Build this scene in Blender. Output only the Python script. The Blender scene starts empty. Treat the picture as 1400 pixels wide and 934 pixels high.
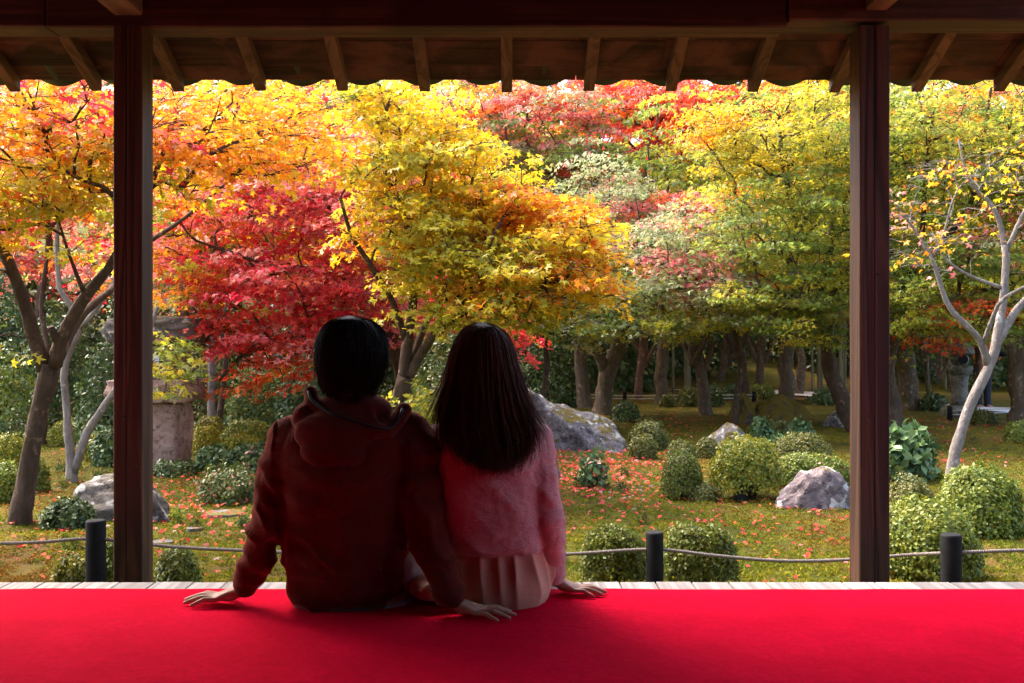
import bpy, bmesh, math, random
import numpy as np
from mathutils import Vector, Matrix, noise

# ------------------------------------------------------------------ camera, sky, sun, exposure
R = math.radians
sc = bpy.context.scene
F = 1400 * 35.0 / 36.0            # focal length of the 1400 px wide photograph, in pixels
CZ = 1.3                          # eye height above the garden; the veranda floor is at 0.5
cam_d = bpy.data.cameras.new('camera'); cam = bpy.data.objects.new('camera', cam_d)
sc.collection.objects.link(cam); sc.camera = cam
cam.location = (0, 0, CZ); cam.rotation_euler = (R(90), 0, 0)
cam_d.lens = 35; cam_d.sensor_width = 36; cam_d.clip_start = 0.05; cam_d.clip_end = 3000
SUN_EL, SUN_AZ = R(51), R(-50)    # high sun in front and to the side, softened by thin cloud
w = bpy.data.worlds.new('World'); sc.world = w; w.use_nodes = True
nt = w.node_tree; bg = nt.nodes['Background']
sky = nt.nodes.new('ShaderNodeTexSky'); sky.sky_type = 'NISHITA'; sky.sun_disc = False
sky.sun_elevation = SUN_EL; sky.sun_rotation = SUN_AZ
sky.air_density = 0.8; sky.dust_density = 5.0; sky.ozone_density = 0.4
nt.links.new(sky.outputs[0], bg.inputs[0]); bg.inputs[1].default_value = 0.15
sun_d = bpy.data.lights.new('sun', 'SUN'); sun_d.energy = 1.5; sun_d.angle = R(50); sun_d.color = (1, .93, .82)
sun = bpy.data.objects.new('sun', sun_d); sc.collection.objects.link(sun)
sdir = Vector((math.sin(SUN_AZ)*math.cos(SUN_EL), math.cos(SUN_AZ)*math.cos(SUN_EL), math.sin(SUN_EL)))
sun.rotation_euler = sdir.to_track_quat('Z', 'Y').to_euler(); sun.location = (0, 10, 30)
sc.view_settings.view_transform = 'Standard'; sc.view_settings.look = 'None'
sc.view_settings.exposure = 2.6; sc.view_settings.gamma = 1.0
sc.cycles.use_denoising = True
sc.cycles.max_bounces = 7; sc.cycles.diffuse_bounces = 4; sc.cycles.transmission_bounces = 4
sc.cycles.glossy_bounces = 2; sc.cycles.sample_clamp_indirect = 8

C = sc.collection
rng = np.random.default_rng(7); random.seed(7)

# ------------------------------------------------------------------ helpers
def P(px, py, d):                 # a point measured on the photograph, at its own distance d
    return Vector(((px-700)/F*d, d, CZ+(467-py)/F*d))
def tag(o, label=None, cat=None, group=None, kind=None):
    if label: o['label'] = label
    if cat: o['category'] = cat
    if group: o['group'] = group
    if kind: o['kind'] = kind
    return o
def empty(name, loc=(0, 0, 0)):
    o = bpy.data.objects.new(name, None); C.objects.link(o); o.location = loc; o.empty_display_size = .1
    return o
def link(name, me, mat=None, parent=None, smooth=False):
    o = bpy.data.objects.new(name, me); C.objects.link(o)
    if mat is not None and not me.materials: me.materials.append(mat)
    if parent is not None:
        o.parent = parent
        o.matrix_parent_inverse = Matrix.Translation(-parent.location) if parent.rotation_euler.z == 0 and parent.parent is None else parent.matrix_world.inverted()
    if smooth: me.polygons.foreach_set('use_smooth', np.ones(len(me.polygons), bool))
    return o
def np_mesh(name, V, Fc, col=None, smooth=False):
    """V (n,3), Fc (m,k) all faces of k corners; col (n,3) a colour of each vertex"""
    V = np.ascontiguousarray(V, np.float32); Fc = np.ascontiguousarray(Fc, np.int32)
    me = bpy.data.meshes.new(name); k = Fc.shape[1]
    me.vertices.add(len(V)); me.vertices.foreach_set('co', V.ravel())
    me.loops.add(Fc.size); me.loops.foreach_set('vertex_index', Fc.ravel())
    me.polygons.add(len(Fc)); me.polygons.foreach_set('loop_start', np.arange(0, Fc.size, k, dtype=np.int32))
    if col is not None:
        a = me.color_attributes.new('Col', 'FLOAT_COLOR', 'POINT')
        c4 = np.ones((len(V), 4), np.float32); c4[:, :3] = col; a.data.foreach_set('color', c4.ravel())
    if smooth: me.polygons.foreach_set('use_smooth', np.ones(len(Fc), bool))
    me.update(calc_edges=True)
    return me
def box_mesh(name, x0, x1, y0, y1, z0, z1, bev=0.004, seg=1):
    bm = bmesh.new(); bmesh.ops.create_cube(bm, size=1)
    for v in bm.verts:
        v.co = ((x0+x1)/2+v.co.x*(x1-x0), (y0+y1)/2+v.co.y*(y1-y0), (z0+z1)/2+v.co.z*(z1-z0))
    if bev: bmesh.ops.bevel(bm, geom=list(bm.edges), offset=bev, segments=seg, affect='EDGES')
    me = bpy.data.meshes.new(name); bm.to_mesh(me); bm.free(); return me
def tube_np(pts, rad, sides=8, rough=0.0, seed=0):
    """tapered tube along a polyline -> V, quads"""
    pts = np.asarray(pts, float); n = len(pts); rad = np.asarray(rad, float)
    t = np.gradient(pts, axis=0); t /= np.linalg.norm(t, axis=1)[:, None]+1e-9
    ref = np.array([1., .13, 0.]) if abs(t[0, 0]) < .8 else np.array([0., .2, 1.])
    u = np.zeros_like(t); cur = ref
    for i in range(n):
        cur = cur - t[i]*cur.dot(t[i]); cur = cur/(np.linalg.norm(cur)+1e-9); u[i] = cur
    v = np.cross(t, u); a = np.linspace(0, 2*np.pi, sides, endpoint=False)
    rr = np.repeat(rad[:, None], sides, 1)
    if rough:
        r_ = np.random.default_rng(seed); rr = rr*(1+rough*r_.standard_normal(rr.shape))
    V = pts[:, None]+rr[:, :, None]*(np.cos(a)[None, :, None]*u[:, None]+np.sin(a)[None, :, None]*v[:, None])
    V = V.reshape(-1, 3); i = np.arange(n-1)[:, None]*sides; j = np.arange(sides)[None]; k = (j+1) % sides
    Q = np.stack([i+j, i+k, i+sides+k, i+sides+j], -1).reshape(-1, 4)
    return V, Q
def tube_mesh(name, pts, rad, sides=8, rough=0.0, seed=0):
    V, Q = tube_np(pts, rad, sides, rough=rough, seed=seed)
    bm = bmesh.new(); vs = [bm.verts.new(v) for v in V]
    for q in Q: bm.faces.new([vs[i] for i in q])
    n = len(pts); bm.faces.new([vs[i] for i in range(sides-1, -1, -1)]); bm.faces.new([vs[(n-1)*sides+i] for i in range(sides)])
    me = bpy.data.meshes.new(name); bm.to_mesh(me); bm.free()
    me.polygons.foreach_set('use_smooth', np.ones(len(me.polygons), bool)); return me
def resample(pts, step):
    pts = np.asarray(pts, float); d = np.r_[0, np.cumsum(np.linalg.norm(np.diff(pts[:, :3], axis=0), axis=1))]
    n = max(3, int(d[-1]/step)+1); s = np.linspace(0, d[-1], n)
    # Catmull-Rom through the points
    out = []
    for x in s:
        i = min(max(np.searchsorted(d, x)-1, 0), len(pts)-2); t = (x-d[i])/max(d[i+1]-d[i], 1e-9)
        p1, p2 = pts[i], pts[i+1]; p0 = pts[i-1] if i > 0 else 2*p1-p2; p3 = pts[i+2] if i+2 < len(pts) else 2*p2-p1
        out.append(.5*((2*p1)+(p2-p0)*t+(2*p0-5*p1+4*p2-p3)*t*t+(3*p1-p0-3*p2+p3)*t**3))
    return np.array(out)
def vnoise(V, scale, seed=0.0):
    return np.array([noise.noise(Vector((v[0]*scale+seed, v[1]*scale-seed, v[2]*scale+2*seed))) for v in V])

# ------------------------------------------------------------------ materials
def newmat(name):
    m = bpy.data.materials.new(name); m.use_nodes = True
    n = m.node_tree.nodes; b = n['Principled BSDF']
    return m, m.node_tree, b
def N(t, typ, **kw):
    n = t.nodes.new(typ)
    for k, v in kw.items():
        if k.startswith('i_'):
            n.inputs[int(k[2:])].default_value = v
        else: setattr(n, k, v)
    return n
def ramp(t, fac, stops):
    r = t.nodes.new('ShaderNodeValToRGB'); e = r.color_ramp.elements
    while len(e) > 1: e.remove(e[-1])
    e[0].position = stops[0][0]; e[0].color = (*stops[0][1], 1)
    for p, c in stops[1:]:
        x = e.new(p); x.color = (*c, 1)
    t.links.new(fac, r.inputs[0]); return r.outputs[0]
def coords(t, scale=(1, 1, 1), rand=True):
    tc = N(t, 'ShaderNodeTexCoord'); mp = N(t, 'ShaderNodeMapping'); mp.inputs['Scale'].default_value = scale
    t.links.new(tc.outputs['Object'], mp.inputs[0])
    if rand:
        oi = N(t, 'ShaderNodeObjectInfo'); mu = N(t, 'ShaderNodeMath', operation='MULTIPLY', i_1=37.0)
        t.links.new(oi.outputs['Random'], mu.inputs[0])
        cb = N(t, 'ShaderNodeCombineXYZ')
        for i in range(3): t.links.new(mu.outputs[0], cb.inputs[i])
        t.links.new(cb.outputs[0], mp.inputs['Location'])
    return mp.outputs[0]
def nz(t, vec, scale, detail=5, rough=.6, dist=0):
    n = N(t, 'ShaderNodeTexNoise'); n.inputs['Scale'].default_value = scale; n.inputs['Detail'].default_value = detail
    n.inputs['Roughness'].default_value = rough; n.inputs['Distortion'].default_value = dist
    t.links.new(vec, n.inputs['Vector']); return n.outputs[0]
def bump(t, b, h, strength=.3, dist=.01):
    bp = N(t, 'ShaderNodeBump'); bp.inputs['Strength'].default_value = strength; bp.inputs['Distance'].default_value = dist
    t.links.new(h, bp.inputs['Height']); t.links.new(bp.outputs[0], b.inputs['Normal'])
def mixc(t, fac, a, b, mode='MIX'):
    m = N(t, 'ShaderNodeMix', data_type='RGBA', blend_type=mode)
    for s, x in ((m.inputs[0], fac), (m.inputs[6], a), (m.inputs[7], b)):
        if hasattr(x, 'links') or hasattr(x, 'is_linked'): t.links.new(x, s)
        elif isinstance(x, (int, float)): s.default_value = x
        else: s.default_value = (*x, 1)
    return m.outputs[2]
def wood(name, c0, c1, axis, rough=.6, stain=None, var=.25, bmp=.35):
    m, t, b = newmat(name)
    s = [26, 26, 26]; s['xyz'.index(axis)] = 1.1
    v = coords(t, s); v2 = coords(t, (1.0, 1.0, 1.0))
    g = nz(t, v, 1.0, 6, .65, .6)
    ring = nz(t, v, .28, 2, .5, 1.2)
    w_ = N(t, 'ShaderNodeMath', operation='SINE'); mu = N(t, 'ShaderNodeMath', operation='MULTIPLY', i_1=34.0)
    t.links.new(ring, mu.inputs[0]); t.links.new(mu.outputs[0], w_.inputs[0])
    mr = N(t, 'ShaderNodeMapRange'); mr.inputs[1].default_value = -1; mr.inputs[2].default_value = 1
    t.links.new(w_.outputs[0], mr.inputs[0])
    f = N(t, 'ShaderNodeMix', data_type='FLOAT'); f.inputs[0].default_value = .35
    t.links.new(g, f.inputs[2]); t.links.new(mr.outputs[0], f.inputs[3])
    col = ramp(t, f.outputs[0], [(.25, c0), (.75, c1)])
    oi = N(t, 'ShaderNodeObjectInfo')
    hv = N(t, 'ShaderNodeHueSaturation'); mr2 = N(t, 'ShaderNodeMapRange'); mr2.inputs[3].default_value = 1-var; mr2.inputs[4].default_value = 1+var
    t.links.new(oi.outputs['Random'], mr2.inputs[0]); t.links.new(mr2.outputs[0], hv.inputs['Value']); t.links.new(col, hv.inputs['Color'])
    out = hv.outputs[0]
    if stain:
        sn = nz(t, v2, 3.2, 4, .6, .8); fr = ramp(t, sn, [(.45, (0, 0, 0)), (.62, (1, 1, 1))])
        out = mixc(t, fr, out, stain)
    t.links.new(out, b.inputs['Base Color']); b.inputs['Roughness'].default_value = rough
    b.inputs['Specular IOR Level'].default_value = .3
    bump(t, b, f.outputs[0], bmp, .004); return m
def leafmat(name, trans=.4, rough=.45, spec=.35):
    m, t, b = newmat(name)
    at = N(t, 'ShaderNodeAttribute', attribute_name='Col')
    t.links.new(at.outputs[0], b.inputs['Base Color']); b.inputs['Roughness'].default_value = rough
    b.inputs['Specular IOR Level'].default_value = spec
    tr = N(t, 'ShaderNodeBsdfTranslucent'); t.links.new(at.outputs[0], tr.inputs[0])
    mx = N(t, 'ShaderNodeMixShader'); mx.inputs[0].default_value = trans
    t.links.new(b.outputs[0], mx.inputs[1]); t.links.new(tr.outputs[0], mx.inputs[2])
    t.links.new(mx.outputs[0], t.nodes['Material Output'].inputs[0]); return m
def plain(name, c, rough=.6, spec=.3, vary=.15, scale=40, bmp=.1):
    m, t, b = newmat(name); v = coords(t)
    n_ = nz(t, v, scale, 4); lo = tuple(x*(1-vary) for x in c); hi = tuple(min(1, x*(1+vary)) for x in c)
    t.links.new(ramp(t, n_, [(.3, lo), (.7, hi)]), b.inputs['Base Color'])
    b.inputs['Roughness'].default_value = rough; b.inputs['Specular IOR Level'].default_value = spec
    if bmp: bump(t, b, n_, bmp, .003)
    return m
def bark(name, c0, c1, moss=None, mossamt=.5, sc_=9):
    m, t, b = newmat(name); v = coords(t, (1, 1, .35)); v2 = coords(t)
    n1 = nz(t, v, sc_*2.2, 8, .75, .6); n2 = nz(t, v2, 4.5, 5, .65)
    col = ramp(t, n1, [(.3, c0), (.68, c1)])
    col = mixc(t, ramp(t, n2, [(.4, (0, 0, 0)), (.7, (1, 1, 1))]), col, tuple(x*.45 for x in c1))
    nl = nz(t, v2, 11, 4, .6); col = mixc(t, ramp(t, nl, [(.60, (0, 0, 0)), (.68, (.8, .8, .8))]), col, tuple(min(.6, x*1.7) for x in c1))
    if moss:
        n3 = nz(t, v2, 3.1, 6, .7); col = mixc(t, ramp(t, n3, [(mossamt, (0, 0, 0)), (mossamt+.1, (1, 1, 1))]), col, moss)
    t.links.new(col, b.inputs['Base Color']); b.inputs['Roughness'].default_value = .9; b.inputs['Specular IOR Level'].default_value = .15
    bump(t, b, n1, 1.0, .05); return m
def stone(name, c0, c1, c2, moss=None, mossamt=.6, sc_=3.0, lichen=None):
    m, t, b = newmat(name); v = coords(t)
    n1 = nz(t, v, sc_*2, 8, .7, .5); n2 = nz(t, v, sc_*4.5, 6, .65); n3 = nz(t, v, sc_*.9, 4, .6, .8)
    col = ramp(t, n1, [(.3, c0), (.5, c1), (.7, c2)])
    col = mixc(t, ramp(t, n2, [(.36, (.8, .8, .8)), (.46, (0, 0, 0))]), col, tuple(x*.6 for x in c0))
    vc = N(t, 'ShaderNodeTexVoronoi', feature='DISTANCE_TO_EDGE'); vc.inputs['Scale'].default_value = sc_*.45; wv_ = N(t, 'ShaderNodeVectorMath', operation='ADD'); nn_ = N(t, 'ShaderNodeTexNoise'); nn_.inputs['Scale'].default_value = sc_*1.5; nn_.inputs['Detail'].default_value = 5; t.links.new(v, nn_.inputs['Vector']); t.links.new(v, wv_.inputs[0]); t.links.new(nn_.outputs['Color'], wv_.inputs[1]); t.links.new(wv_.outputs[0], vc.inputs['Vector'])
    crack = ramp(t, vc.outputs[0], [(.0, (.7, .7, .7)), (.02, (0, 0, 0))]); col = mixc(t, crack, col, tuple(x*.35 for x in c0))
    if lichen:
        vo = N(t, 'ShaderNodeTexNoise'); vo.inputs['Scale'].default_value = sc_*3.1; vo.inputs['Detail'].default_value = 5; t.links.new(v, vo.inputs['Vector'])
        col = mixc(t, ramp(t, vo.outputs[0], [(.58, (0, 0, 0)), (.63, (1, 1, 1))]), col, lichen)
    if moss:
        geo = N(t, 'ShaderNodeNewGeometry'); sx = N(t, 'ShaderNodeSeparateXYZ'); t.links.new(geo.outputs['Normal'], sx.inputs[0])
        ad = N(t, 'ShaderNodeMath', operation='MULTIPLY_ADD', i_1=.16); t.links.new(sx.outputs[2], ad.inputs[0]); t.links.new(n3, ad.inputs[2])
        col = mixc(t, ramp(t, ad.outputs[0], [(mossamt, (0, 0, 0)), (mossamt+.06, (1, 1, 1))]), col, moss)
    t.links.new(col, b.inputs['Base Color']); b.inputs['Roughness'].default_value = .88; b.inputs['Specular IOR Level'].default_value = .25
    ad2 = N(t, 'ShaderNodeMath', operation='MULTIPLY_ADD', i_1=2.0); t.links.new(n1, ad2.inputs[0]); t.links.new(n2, ad2.inputs[2])
    bump(t, b, ad2.outputs[0], .7, .03); return m

M = {}
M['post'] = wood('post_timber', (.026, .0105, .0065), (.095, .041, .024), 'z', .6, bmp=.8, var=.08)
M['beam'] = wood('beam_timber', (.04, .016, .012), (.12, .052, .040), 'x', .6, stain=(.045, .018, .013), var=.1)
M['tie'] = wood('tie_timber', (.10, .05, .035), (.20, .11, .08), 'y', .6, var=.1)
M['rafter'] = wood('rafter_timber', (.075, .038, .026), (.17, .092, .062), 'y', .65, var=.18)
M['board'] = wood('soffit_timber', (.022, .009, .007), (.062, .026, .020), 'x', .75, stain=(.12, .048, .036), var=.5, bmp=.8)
M['plank'] = wood('weathered_plank', (.26, .225, .21), (.48, .44, .425), 'y', .75, var=.12, bmp=.5)
M['tile'] = plain('kawara_tile', (.022, .023, .026), .4, .4, .25, 30)
M['plaster'] = plain('dark_plaster', (.16, .11, .08), .9, .1, .15, 8)
M['ceil'] = wood('ceiling_board', (.05, .025, .017), (.11, .06, .04), 'x', .7)
M['leaf'] = leafmat('maple_leaf', .58, .42, .4)
M['shrubleaf'] = leafmat('azalea_leaf', .25, .45, .35)
M['gloss'] = leafmat('camellia_leaf', .15, .4, .35)
M['mosstuft'] = leafmat('moss_leaf', .3, .8, .1)
M['fallen'] = leafmat('fallen_leaf', .1, .7, .12)
M['bark'] = bark('maple_bark', (.05, .032, .022), (.17, .115, .082), moss=(.085, .075, .02), mossamt=.6)
M['bark_dark'] = bark('old_bark', (.06, .045, .033), (.27, .20, .145), moss=(.11, .10, .02), mossamt=.55)
M['bark_pale'] = bark('pale_bark', (.22, .18, .155), (.47, .41, .37), sc_=14)
M['bark_red'] = bark('reddish_bark', (.14, .075, .05), (.32, .19, .13))
M['twig'] = bark('twig_bark', (.06, .035, .03), (.16, .105, .085))
M['rock'] = stone('garden_rock', (.045, .04, .042), (.15, .13, .135), (.31, .285, .28), moss=(.10, .075, .013), mossamt=.62, lichen=(.42, .41, .36))
M['rock_pink'] = stone('pink_rock', (.07, .052, .052), (.20, .15, .15), (.35, .285, .28), moss=(.16, .11, .02), mossamt=.72, lichen=(.6, .56, .53))
M['rock_moss'] = stone('mossy_rock', (.035, .028, .022), (.08, .065, .05), (.14, .12, .1), moss=(.13, .088, .014), mossamt=.45)
M['rock_brown'] = stone('boulder', (.05, .043, .037), (.14, .12, .105), (.25, .225, .21), moss=(.12, .10, .02), mossamt=.72, lichen=(.42, .40, .37))
M['lantern_rough'] = stone('rough_lantern_stone', (.22, .13, .10), (.40, .26, .21), (.52, .37, .31), moss=(.14, .11, .05), mossamt=.70)
M['lantern'] = stone('lantern_stone', (.10, .095, .08), (.20, .19, .16), (.30, .28, .24), moss=(.08, .08, .02), mossamt=.62, sc_=4)
M['flat'] = stone('stepping_stone', (.09, .075, .07), (.18, .15, .145), (.26, .225, .22), moss=(.12, .10, .02), mossamt=.68, sc_=4)

# ------------------------------------------------------------------ ground
def ground_z(x, y):
    v = .035*noise.noise(Vector((x*.45, y*.45, 3.1)))+.03*noise.noise(Vector((x*1.5, y*1.5, 7.7)))+.018*noise.noise(Vector((x*4, y*4, 2.2)))
    h = max(0, y-27); rise = .30*h if h < 30 else 9+.05*(h-30)
    side = max(0, abs(x)-16)*.06
    return v*min(1, max(0, (y-3.4)/2))+rise+side*min(1, y/20)
m, t, b = newmat('moss_ground'); v = coords(t, rand=False)
n1 = nz(t, v, 1.1, 5, .6, .5); n2 = nz(t, v, 16, 5, .7); n3 = nz(t, v, .55, 4, .6, .7); n4 = nz(t, v, 70, 3, .7)
c = ramp(t, n1, [(.32, (.045, .058, .008)), (.5, (.10, .10, .010)), (.68, (.19, .155, .013))])
c = mixc(t, ramp(t, n3, [(.5, (0, 0, 0)), (.66, (1, 1, 1))]), c, (.13, .068, .016))
c = mixc(t, ramp(t, n2, [(.36, (1, 1, 1)), (.55, (0, 0, 0))]), c, (.075, .06, .012))
t.links.new(c, b.inputs['Base Color']); b.inputs['Roughness'].default_value = .95; b.inputs['Specular IOR Level'].default_value = .1
ad = N(t, 'ShaderNodeMath', operation='ADD'); t.links.new(n2, ad.inputs[0]); t.links.new(n4, ad.inputs[1]); bump(t, b, ad.outputs[0], .9, .03)
M['moss'] = m
ys = np.r_[np.linspace(-40, 3.2, 10), np.arange(3.4, 12, .09), np.arange(12, 26, .25), np.geomspace(26, 900, 34)]
xs_in = np.r_[np.arange(-9, 9.01, .1)]; xs = np.r_[-np.geomspace(900, 9.4, 22), xs_in, np.geomspace(9.4, 900, 22)]
X, Y = np.meshgrid(xs, ys); Z = np.array([[ground_z(x, y) if y > 3.3 else 0 for x in xs] for y in ys])
nx = len(xs); V = np.stack([X, Y, Z], -1).reshape(-1, 3)
i = (np.arange(len(ys)-1)[:, None]*nx+np.arange(nx-1)[None]).ravel()
g = link('ground', np_mesh('ground', V, np.stack([i, i+1, i+1+nx, i+nx], 1), smooth=True), M['moss'])
tag(g, 'moss-covered garden ground in yellow green and rust brown', 'ground', kind='structure')
GZ = ground_z

# pale gravel path winding behind the trees
m, t, b = newmat('gravel'); v = coords(t, rand=False); n1 = nz(t, v, 60, 4, .8); n2 = nz(t, v, 1.5, 3)
t.links.new(ramp(t, n1, [(.3, (.42, .40, .39)), (.7, (.72, .70, .68))]), b.inputs['Base Color']); b.inputs['Roughness'].default_value = .9; bump(t, b, n1, .5, .02)
cl = resample(np.array([(22, 16.4, 0), (15, 17.2, 0), (10.2, 18.0, 0), (8.0, 20, 0), (7.4, 23, 0), (6.2, 25.6, 0), (2.0, 27.2, 0), (-6, 27, 0), (-16, 25, 0)], float), .5)
tn = np.gradient(cl, axis=0); tn /= np.linalg.norm(tn, axis=1)[:, None]; sd = np.stack([-tn[:, 1], tn[:, 0], 0*tn[:, 0]], 1)
rows = [cl+sd*k for k in (-.75, -.4, 0, .4, .75)]
V = np.stack(rows, 1); V[..., 2] = [[GZ(p[0], p[1])+.035 for p in r] for r in V]; n_ = len(cl); V = V.reshape(-1, 3)
i = (np.arange(n_-1)[:, None]*5+np.arange(4)[None]).ravel()
o = link('gravel_path', np_mesh('gravel_path', V, np.stack([i, i+1, i+6, i+5], 1)), m); tag(o, 'pale gravel path winding behind the tree trunks', 'path', kind='structure')

# ------------------------------------------------------------------ the veranda building
ver = empty('wooden_veranda', (0, 3.3, 0)); tag(ver, 'dark timber temple veranda with posts, beam and tiled eave framing the garden', 'building')
PY = 3.70
def post(px0, px1, kerf, side):
    x0, x1 = (px0-700)/F*PY, (px1-700)/F*PY; xk = (kerf-700)/F*PY; dep = .113; kw, kd = .0032, .03
    bm = bmesh.new(); b_ = .003
    prof = [(x0+b_, PY), (xk-kw/2, PY), (xk-kw/2, PY+kd), (xk+kw/2, PY+kd), (xk+kw/2, PY), (x1-b_, PY), (x1, PY+b_), (x1, PY+dep-b_), (x1-b_, PY+dep), (x0+b_, PY+dep), (x0, PY+dep-b_), (x0, PY+b_)]
    zs = np.linspace(.14, 2.475, 26); rings = []
    for z in zs:
        rings.append([bm.verts.new((x+.0012*noise.noise(Vector((x*9, z*2.2, 1))), y-.001+.0012*noise.noise(Vector((x*9, z*2.2, 5))), z)) for x, y in prof])
    for a, c_ in zip(rings, rings[1:]):
        for k in range(len(prof)): bm.faces.new((a[k], a[(k+1) % 12], c_[(k+1) % 12], c_[k]))
    bm.faces.new(rings[-1]); bm.faces.new(rings[0][::-1])
    me = bpy.data.meshes.new('post'); bm.to_mesh(me); bm.free()
    po = link('post', me, M['post'], ver)
    # foundation stone under the post
    bm = bmesh.new(); bmesh.ops.create_icosphere(bm, subdivisions=3, radius=1)
    for v_ in bm.verts: v_.co = ((x0+x1)/2+v_.co.x*.17, PY+.056+v_.co.y*.17, .06+max(-.1, min(.085, v_.co.z*.12)))
    me = bpy.data.meshes.new('base_stone'); bm.to_mesh(me); bm.free(); link('base_stone', me, M['flat'], po)
    # nail plugs and knots on the face
    for kx, kz in ((.35, 1.02), (.8, .84), (.62, 1.55)):
        bm = bmesh.new(); bmesh.ops.create_cone(bm, cap_ends=True, segments=12, radius1=.006, radius2=.005, depth=.004)
        bmesh.ops.rotate(bm, verts=bm.verts, matrix=Matrix.Rotation(R(90), 3, 'X')); bmesh.ops.translate(bm, verts=bm.verts, vec=(x0+(x1-x0)*kx, PY-.002, kz))
        me = bpy.data.meshes.new('nail_head'); bm.to_mesh(me); bm.free(); link('nail_head', me, M['tile'], po)
post(155, 194.5, 172.5, 1); post(1175.5, 1216.5, 1196, -1)
BZ = 2.469
def beam(x0, x1, y0, y1, z0, z1): return link('beam', box_mesh('beam', x0, x1, y0, y1, z0, z1, .006), M['beam'], ver)
xl, xr = (62-700)/F*PY, (1077-700)/F*PY
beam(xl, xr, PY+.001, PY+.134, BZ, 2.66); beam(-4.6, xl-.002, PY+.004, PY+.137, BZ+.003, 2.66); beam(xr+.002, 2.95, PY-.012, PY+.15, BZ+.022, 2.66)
for (a, c_, zb) in ((155, 195, 2.513), (1182, 1212, 2.527)):
    link('tie_beam', box_mesh('tie_beam', (a-700)/F*PY, (c_-700)/F*PY, -3, PY+.02, zb, zb+.15, .006), M['tie'], ver)
SL, YE, ZE = .43, 4.32, 2.382                 # rafters: slope, end distance, lower edge at the end
def rz(y): return ZE+SL*(YE-y)
rx0 = (693-700)/F*YE; sp = .3555
for k in range(-13, 9):
    x = rx0+k*sp; wd = .0235; bm = bmesh.new(); y0, y1, h = 3.2, YE+random.uniform(-.006, .006), .058
    vs = [bm.verts.new((x+sx*wd, yy, rz(yy)+zz)) for yy in (y0, y1) for (sx, zz) in ((-1, 0), (1, 0), (1, h), (-1, h))]
    for f in ((0, 1, 2, 3), (7, 6, 5, 4), (0, 4, 5, 1), (1, 5, 6, 2), (2, 6, 7, 3), (3, 7, 4, 0)): bm.faces.new([vs[q] for q in f])
    bmesh.ops.recalc_face_normals(bm, faces=bm.faces); bmesh.ops.bevel(bm, geom=list(bm.edges), offset=.003, segments=1, affect='EDGES')
    me = bpy.data.meshes.new('rafter'); bm.to_mesh(me); bm.free(); link('rafter', me, M['rafter'], ver)
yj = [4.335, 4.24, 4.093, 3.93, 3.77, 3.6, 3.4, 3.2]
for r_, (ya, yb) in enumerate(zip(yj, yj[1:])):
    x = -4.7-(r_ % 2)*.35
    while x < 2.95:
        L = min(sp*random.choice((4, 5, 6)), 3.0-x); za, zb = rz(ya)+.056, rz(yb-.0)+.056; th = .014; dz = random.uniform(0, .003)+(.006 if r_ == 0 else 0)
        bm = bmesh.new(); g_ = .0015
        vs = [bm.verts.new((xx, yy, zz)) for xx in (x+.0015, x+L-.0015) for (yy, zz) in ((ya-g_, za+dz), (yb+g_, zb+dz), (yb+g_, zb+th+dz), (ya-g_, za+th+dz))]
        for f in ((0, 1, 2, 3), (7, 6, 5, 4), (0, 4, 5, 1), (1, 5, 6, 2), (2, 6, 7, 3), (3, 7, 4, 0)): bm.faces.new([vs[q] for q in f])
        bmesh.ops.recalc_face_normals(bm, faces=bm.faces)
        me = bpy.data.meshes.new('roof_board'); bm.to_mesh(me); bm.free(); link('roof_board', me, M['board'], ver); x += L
# pan tiles along the eave
TW = .265
def tile_me():
    us = np.linspace(0, TW, 19); zz = np.where(us < .188, -.030*np.sin(np.pi*us/.188), .020*np.sin(np.pi*(us-.188)/(TW-.188)))
    bm = bmesh.new(); L = .29; rows = []
    for (yy, th) in ((0, 0), (0, .016), (-L, .016), (-L, 0)):
        rows.append([bm.verts.new((u, yy, z_+th-yy*SL)) for u, z_ in zip(us, zz)])
    for a, c_ in ((0, 1), (1, 2), (2, 3), (3, 0)):
        for k in range(18): bm.faces.new((rows[a][k], rows[a][k+1], rows[c_][k+1], rows[c_][k]))
    for e in (0, 18): bm.faces.new([rows[q][e] for q in range(4)])
    bmesh.ops.recalc_face_normals(bm, faces=bm.faces); me = bpy.data.meshes.new('roof_tile'); bm.to_mesh(me); bm.free(); me.materials.append(M['tile']); return me
tm = tile_me()
for row in range(3):
    for k in range(-18, 11):
        o = link('roof_tile', tm, None, ver); yy = 4.375-row*.235
        o.location = Vector((.045+k*TW, yy, rz(yy)+.0925+row*.004+.004*(k % 2)))
# the room behind
link('ceiling', box_mesh('ceiling', -4.7, 3.0, -3.1, 3.45, 2.80, 2.84, 0), M['ceil'], ver)
link('back_wall', box_mesh('back_wall', -4.7, 4.7, -3.2, -3.1, 0, 2.84, 0), M['plaster'], ver)
link('side_wall', box_mesh('side_wall', -4.0, -3.9, -3.1, 2.6, 0, 2.80, 0), M['plaster'], ver)
link('side_wall', box_mesh('side_wall', 2.9, 2.99, -3.1, 1.15, 0, 2.80, 0), M['plaster'], ver)  # unseen short wall, added to block light from behind-right onto the sitters' backs
flo = empty('veranda_floor', (0, 3.0, .5)); tag(flo, 'pale weathered plank floor of the veranda', 'floor', kind='structure')
YD = 3.315; x = -4.4; kk = 0
while x < 4.4:
    wd = random.uniform(.105, .128); e = random.uniform(-.004, .004)
    link('plank', box_mesh('plank', x+.002, x+wd-.002, -2.9, YD+e, .465, .5+random.uniform(-.0012, .0), .002), M['plank'], flo); x += wd; kk += 1
link('edge_joist', box_mesh('edge_joist', -4.4, 4.4, YD-.12, YD-.03, .33, .464, .004), M['beam'], flo)
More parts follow.
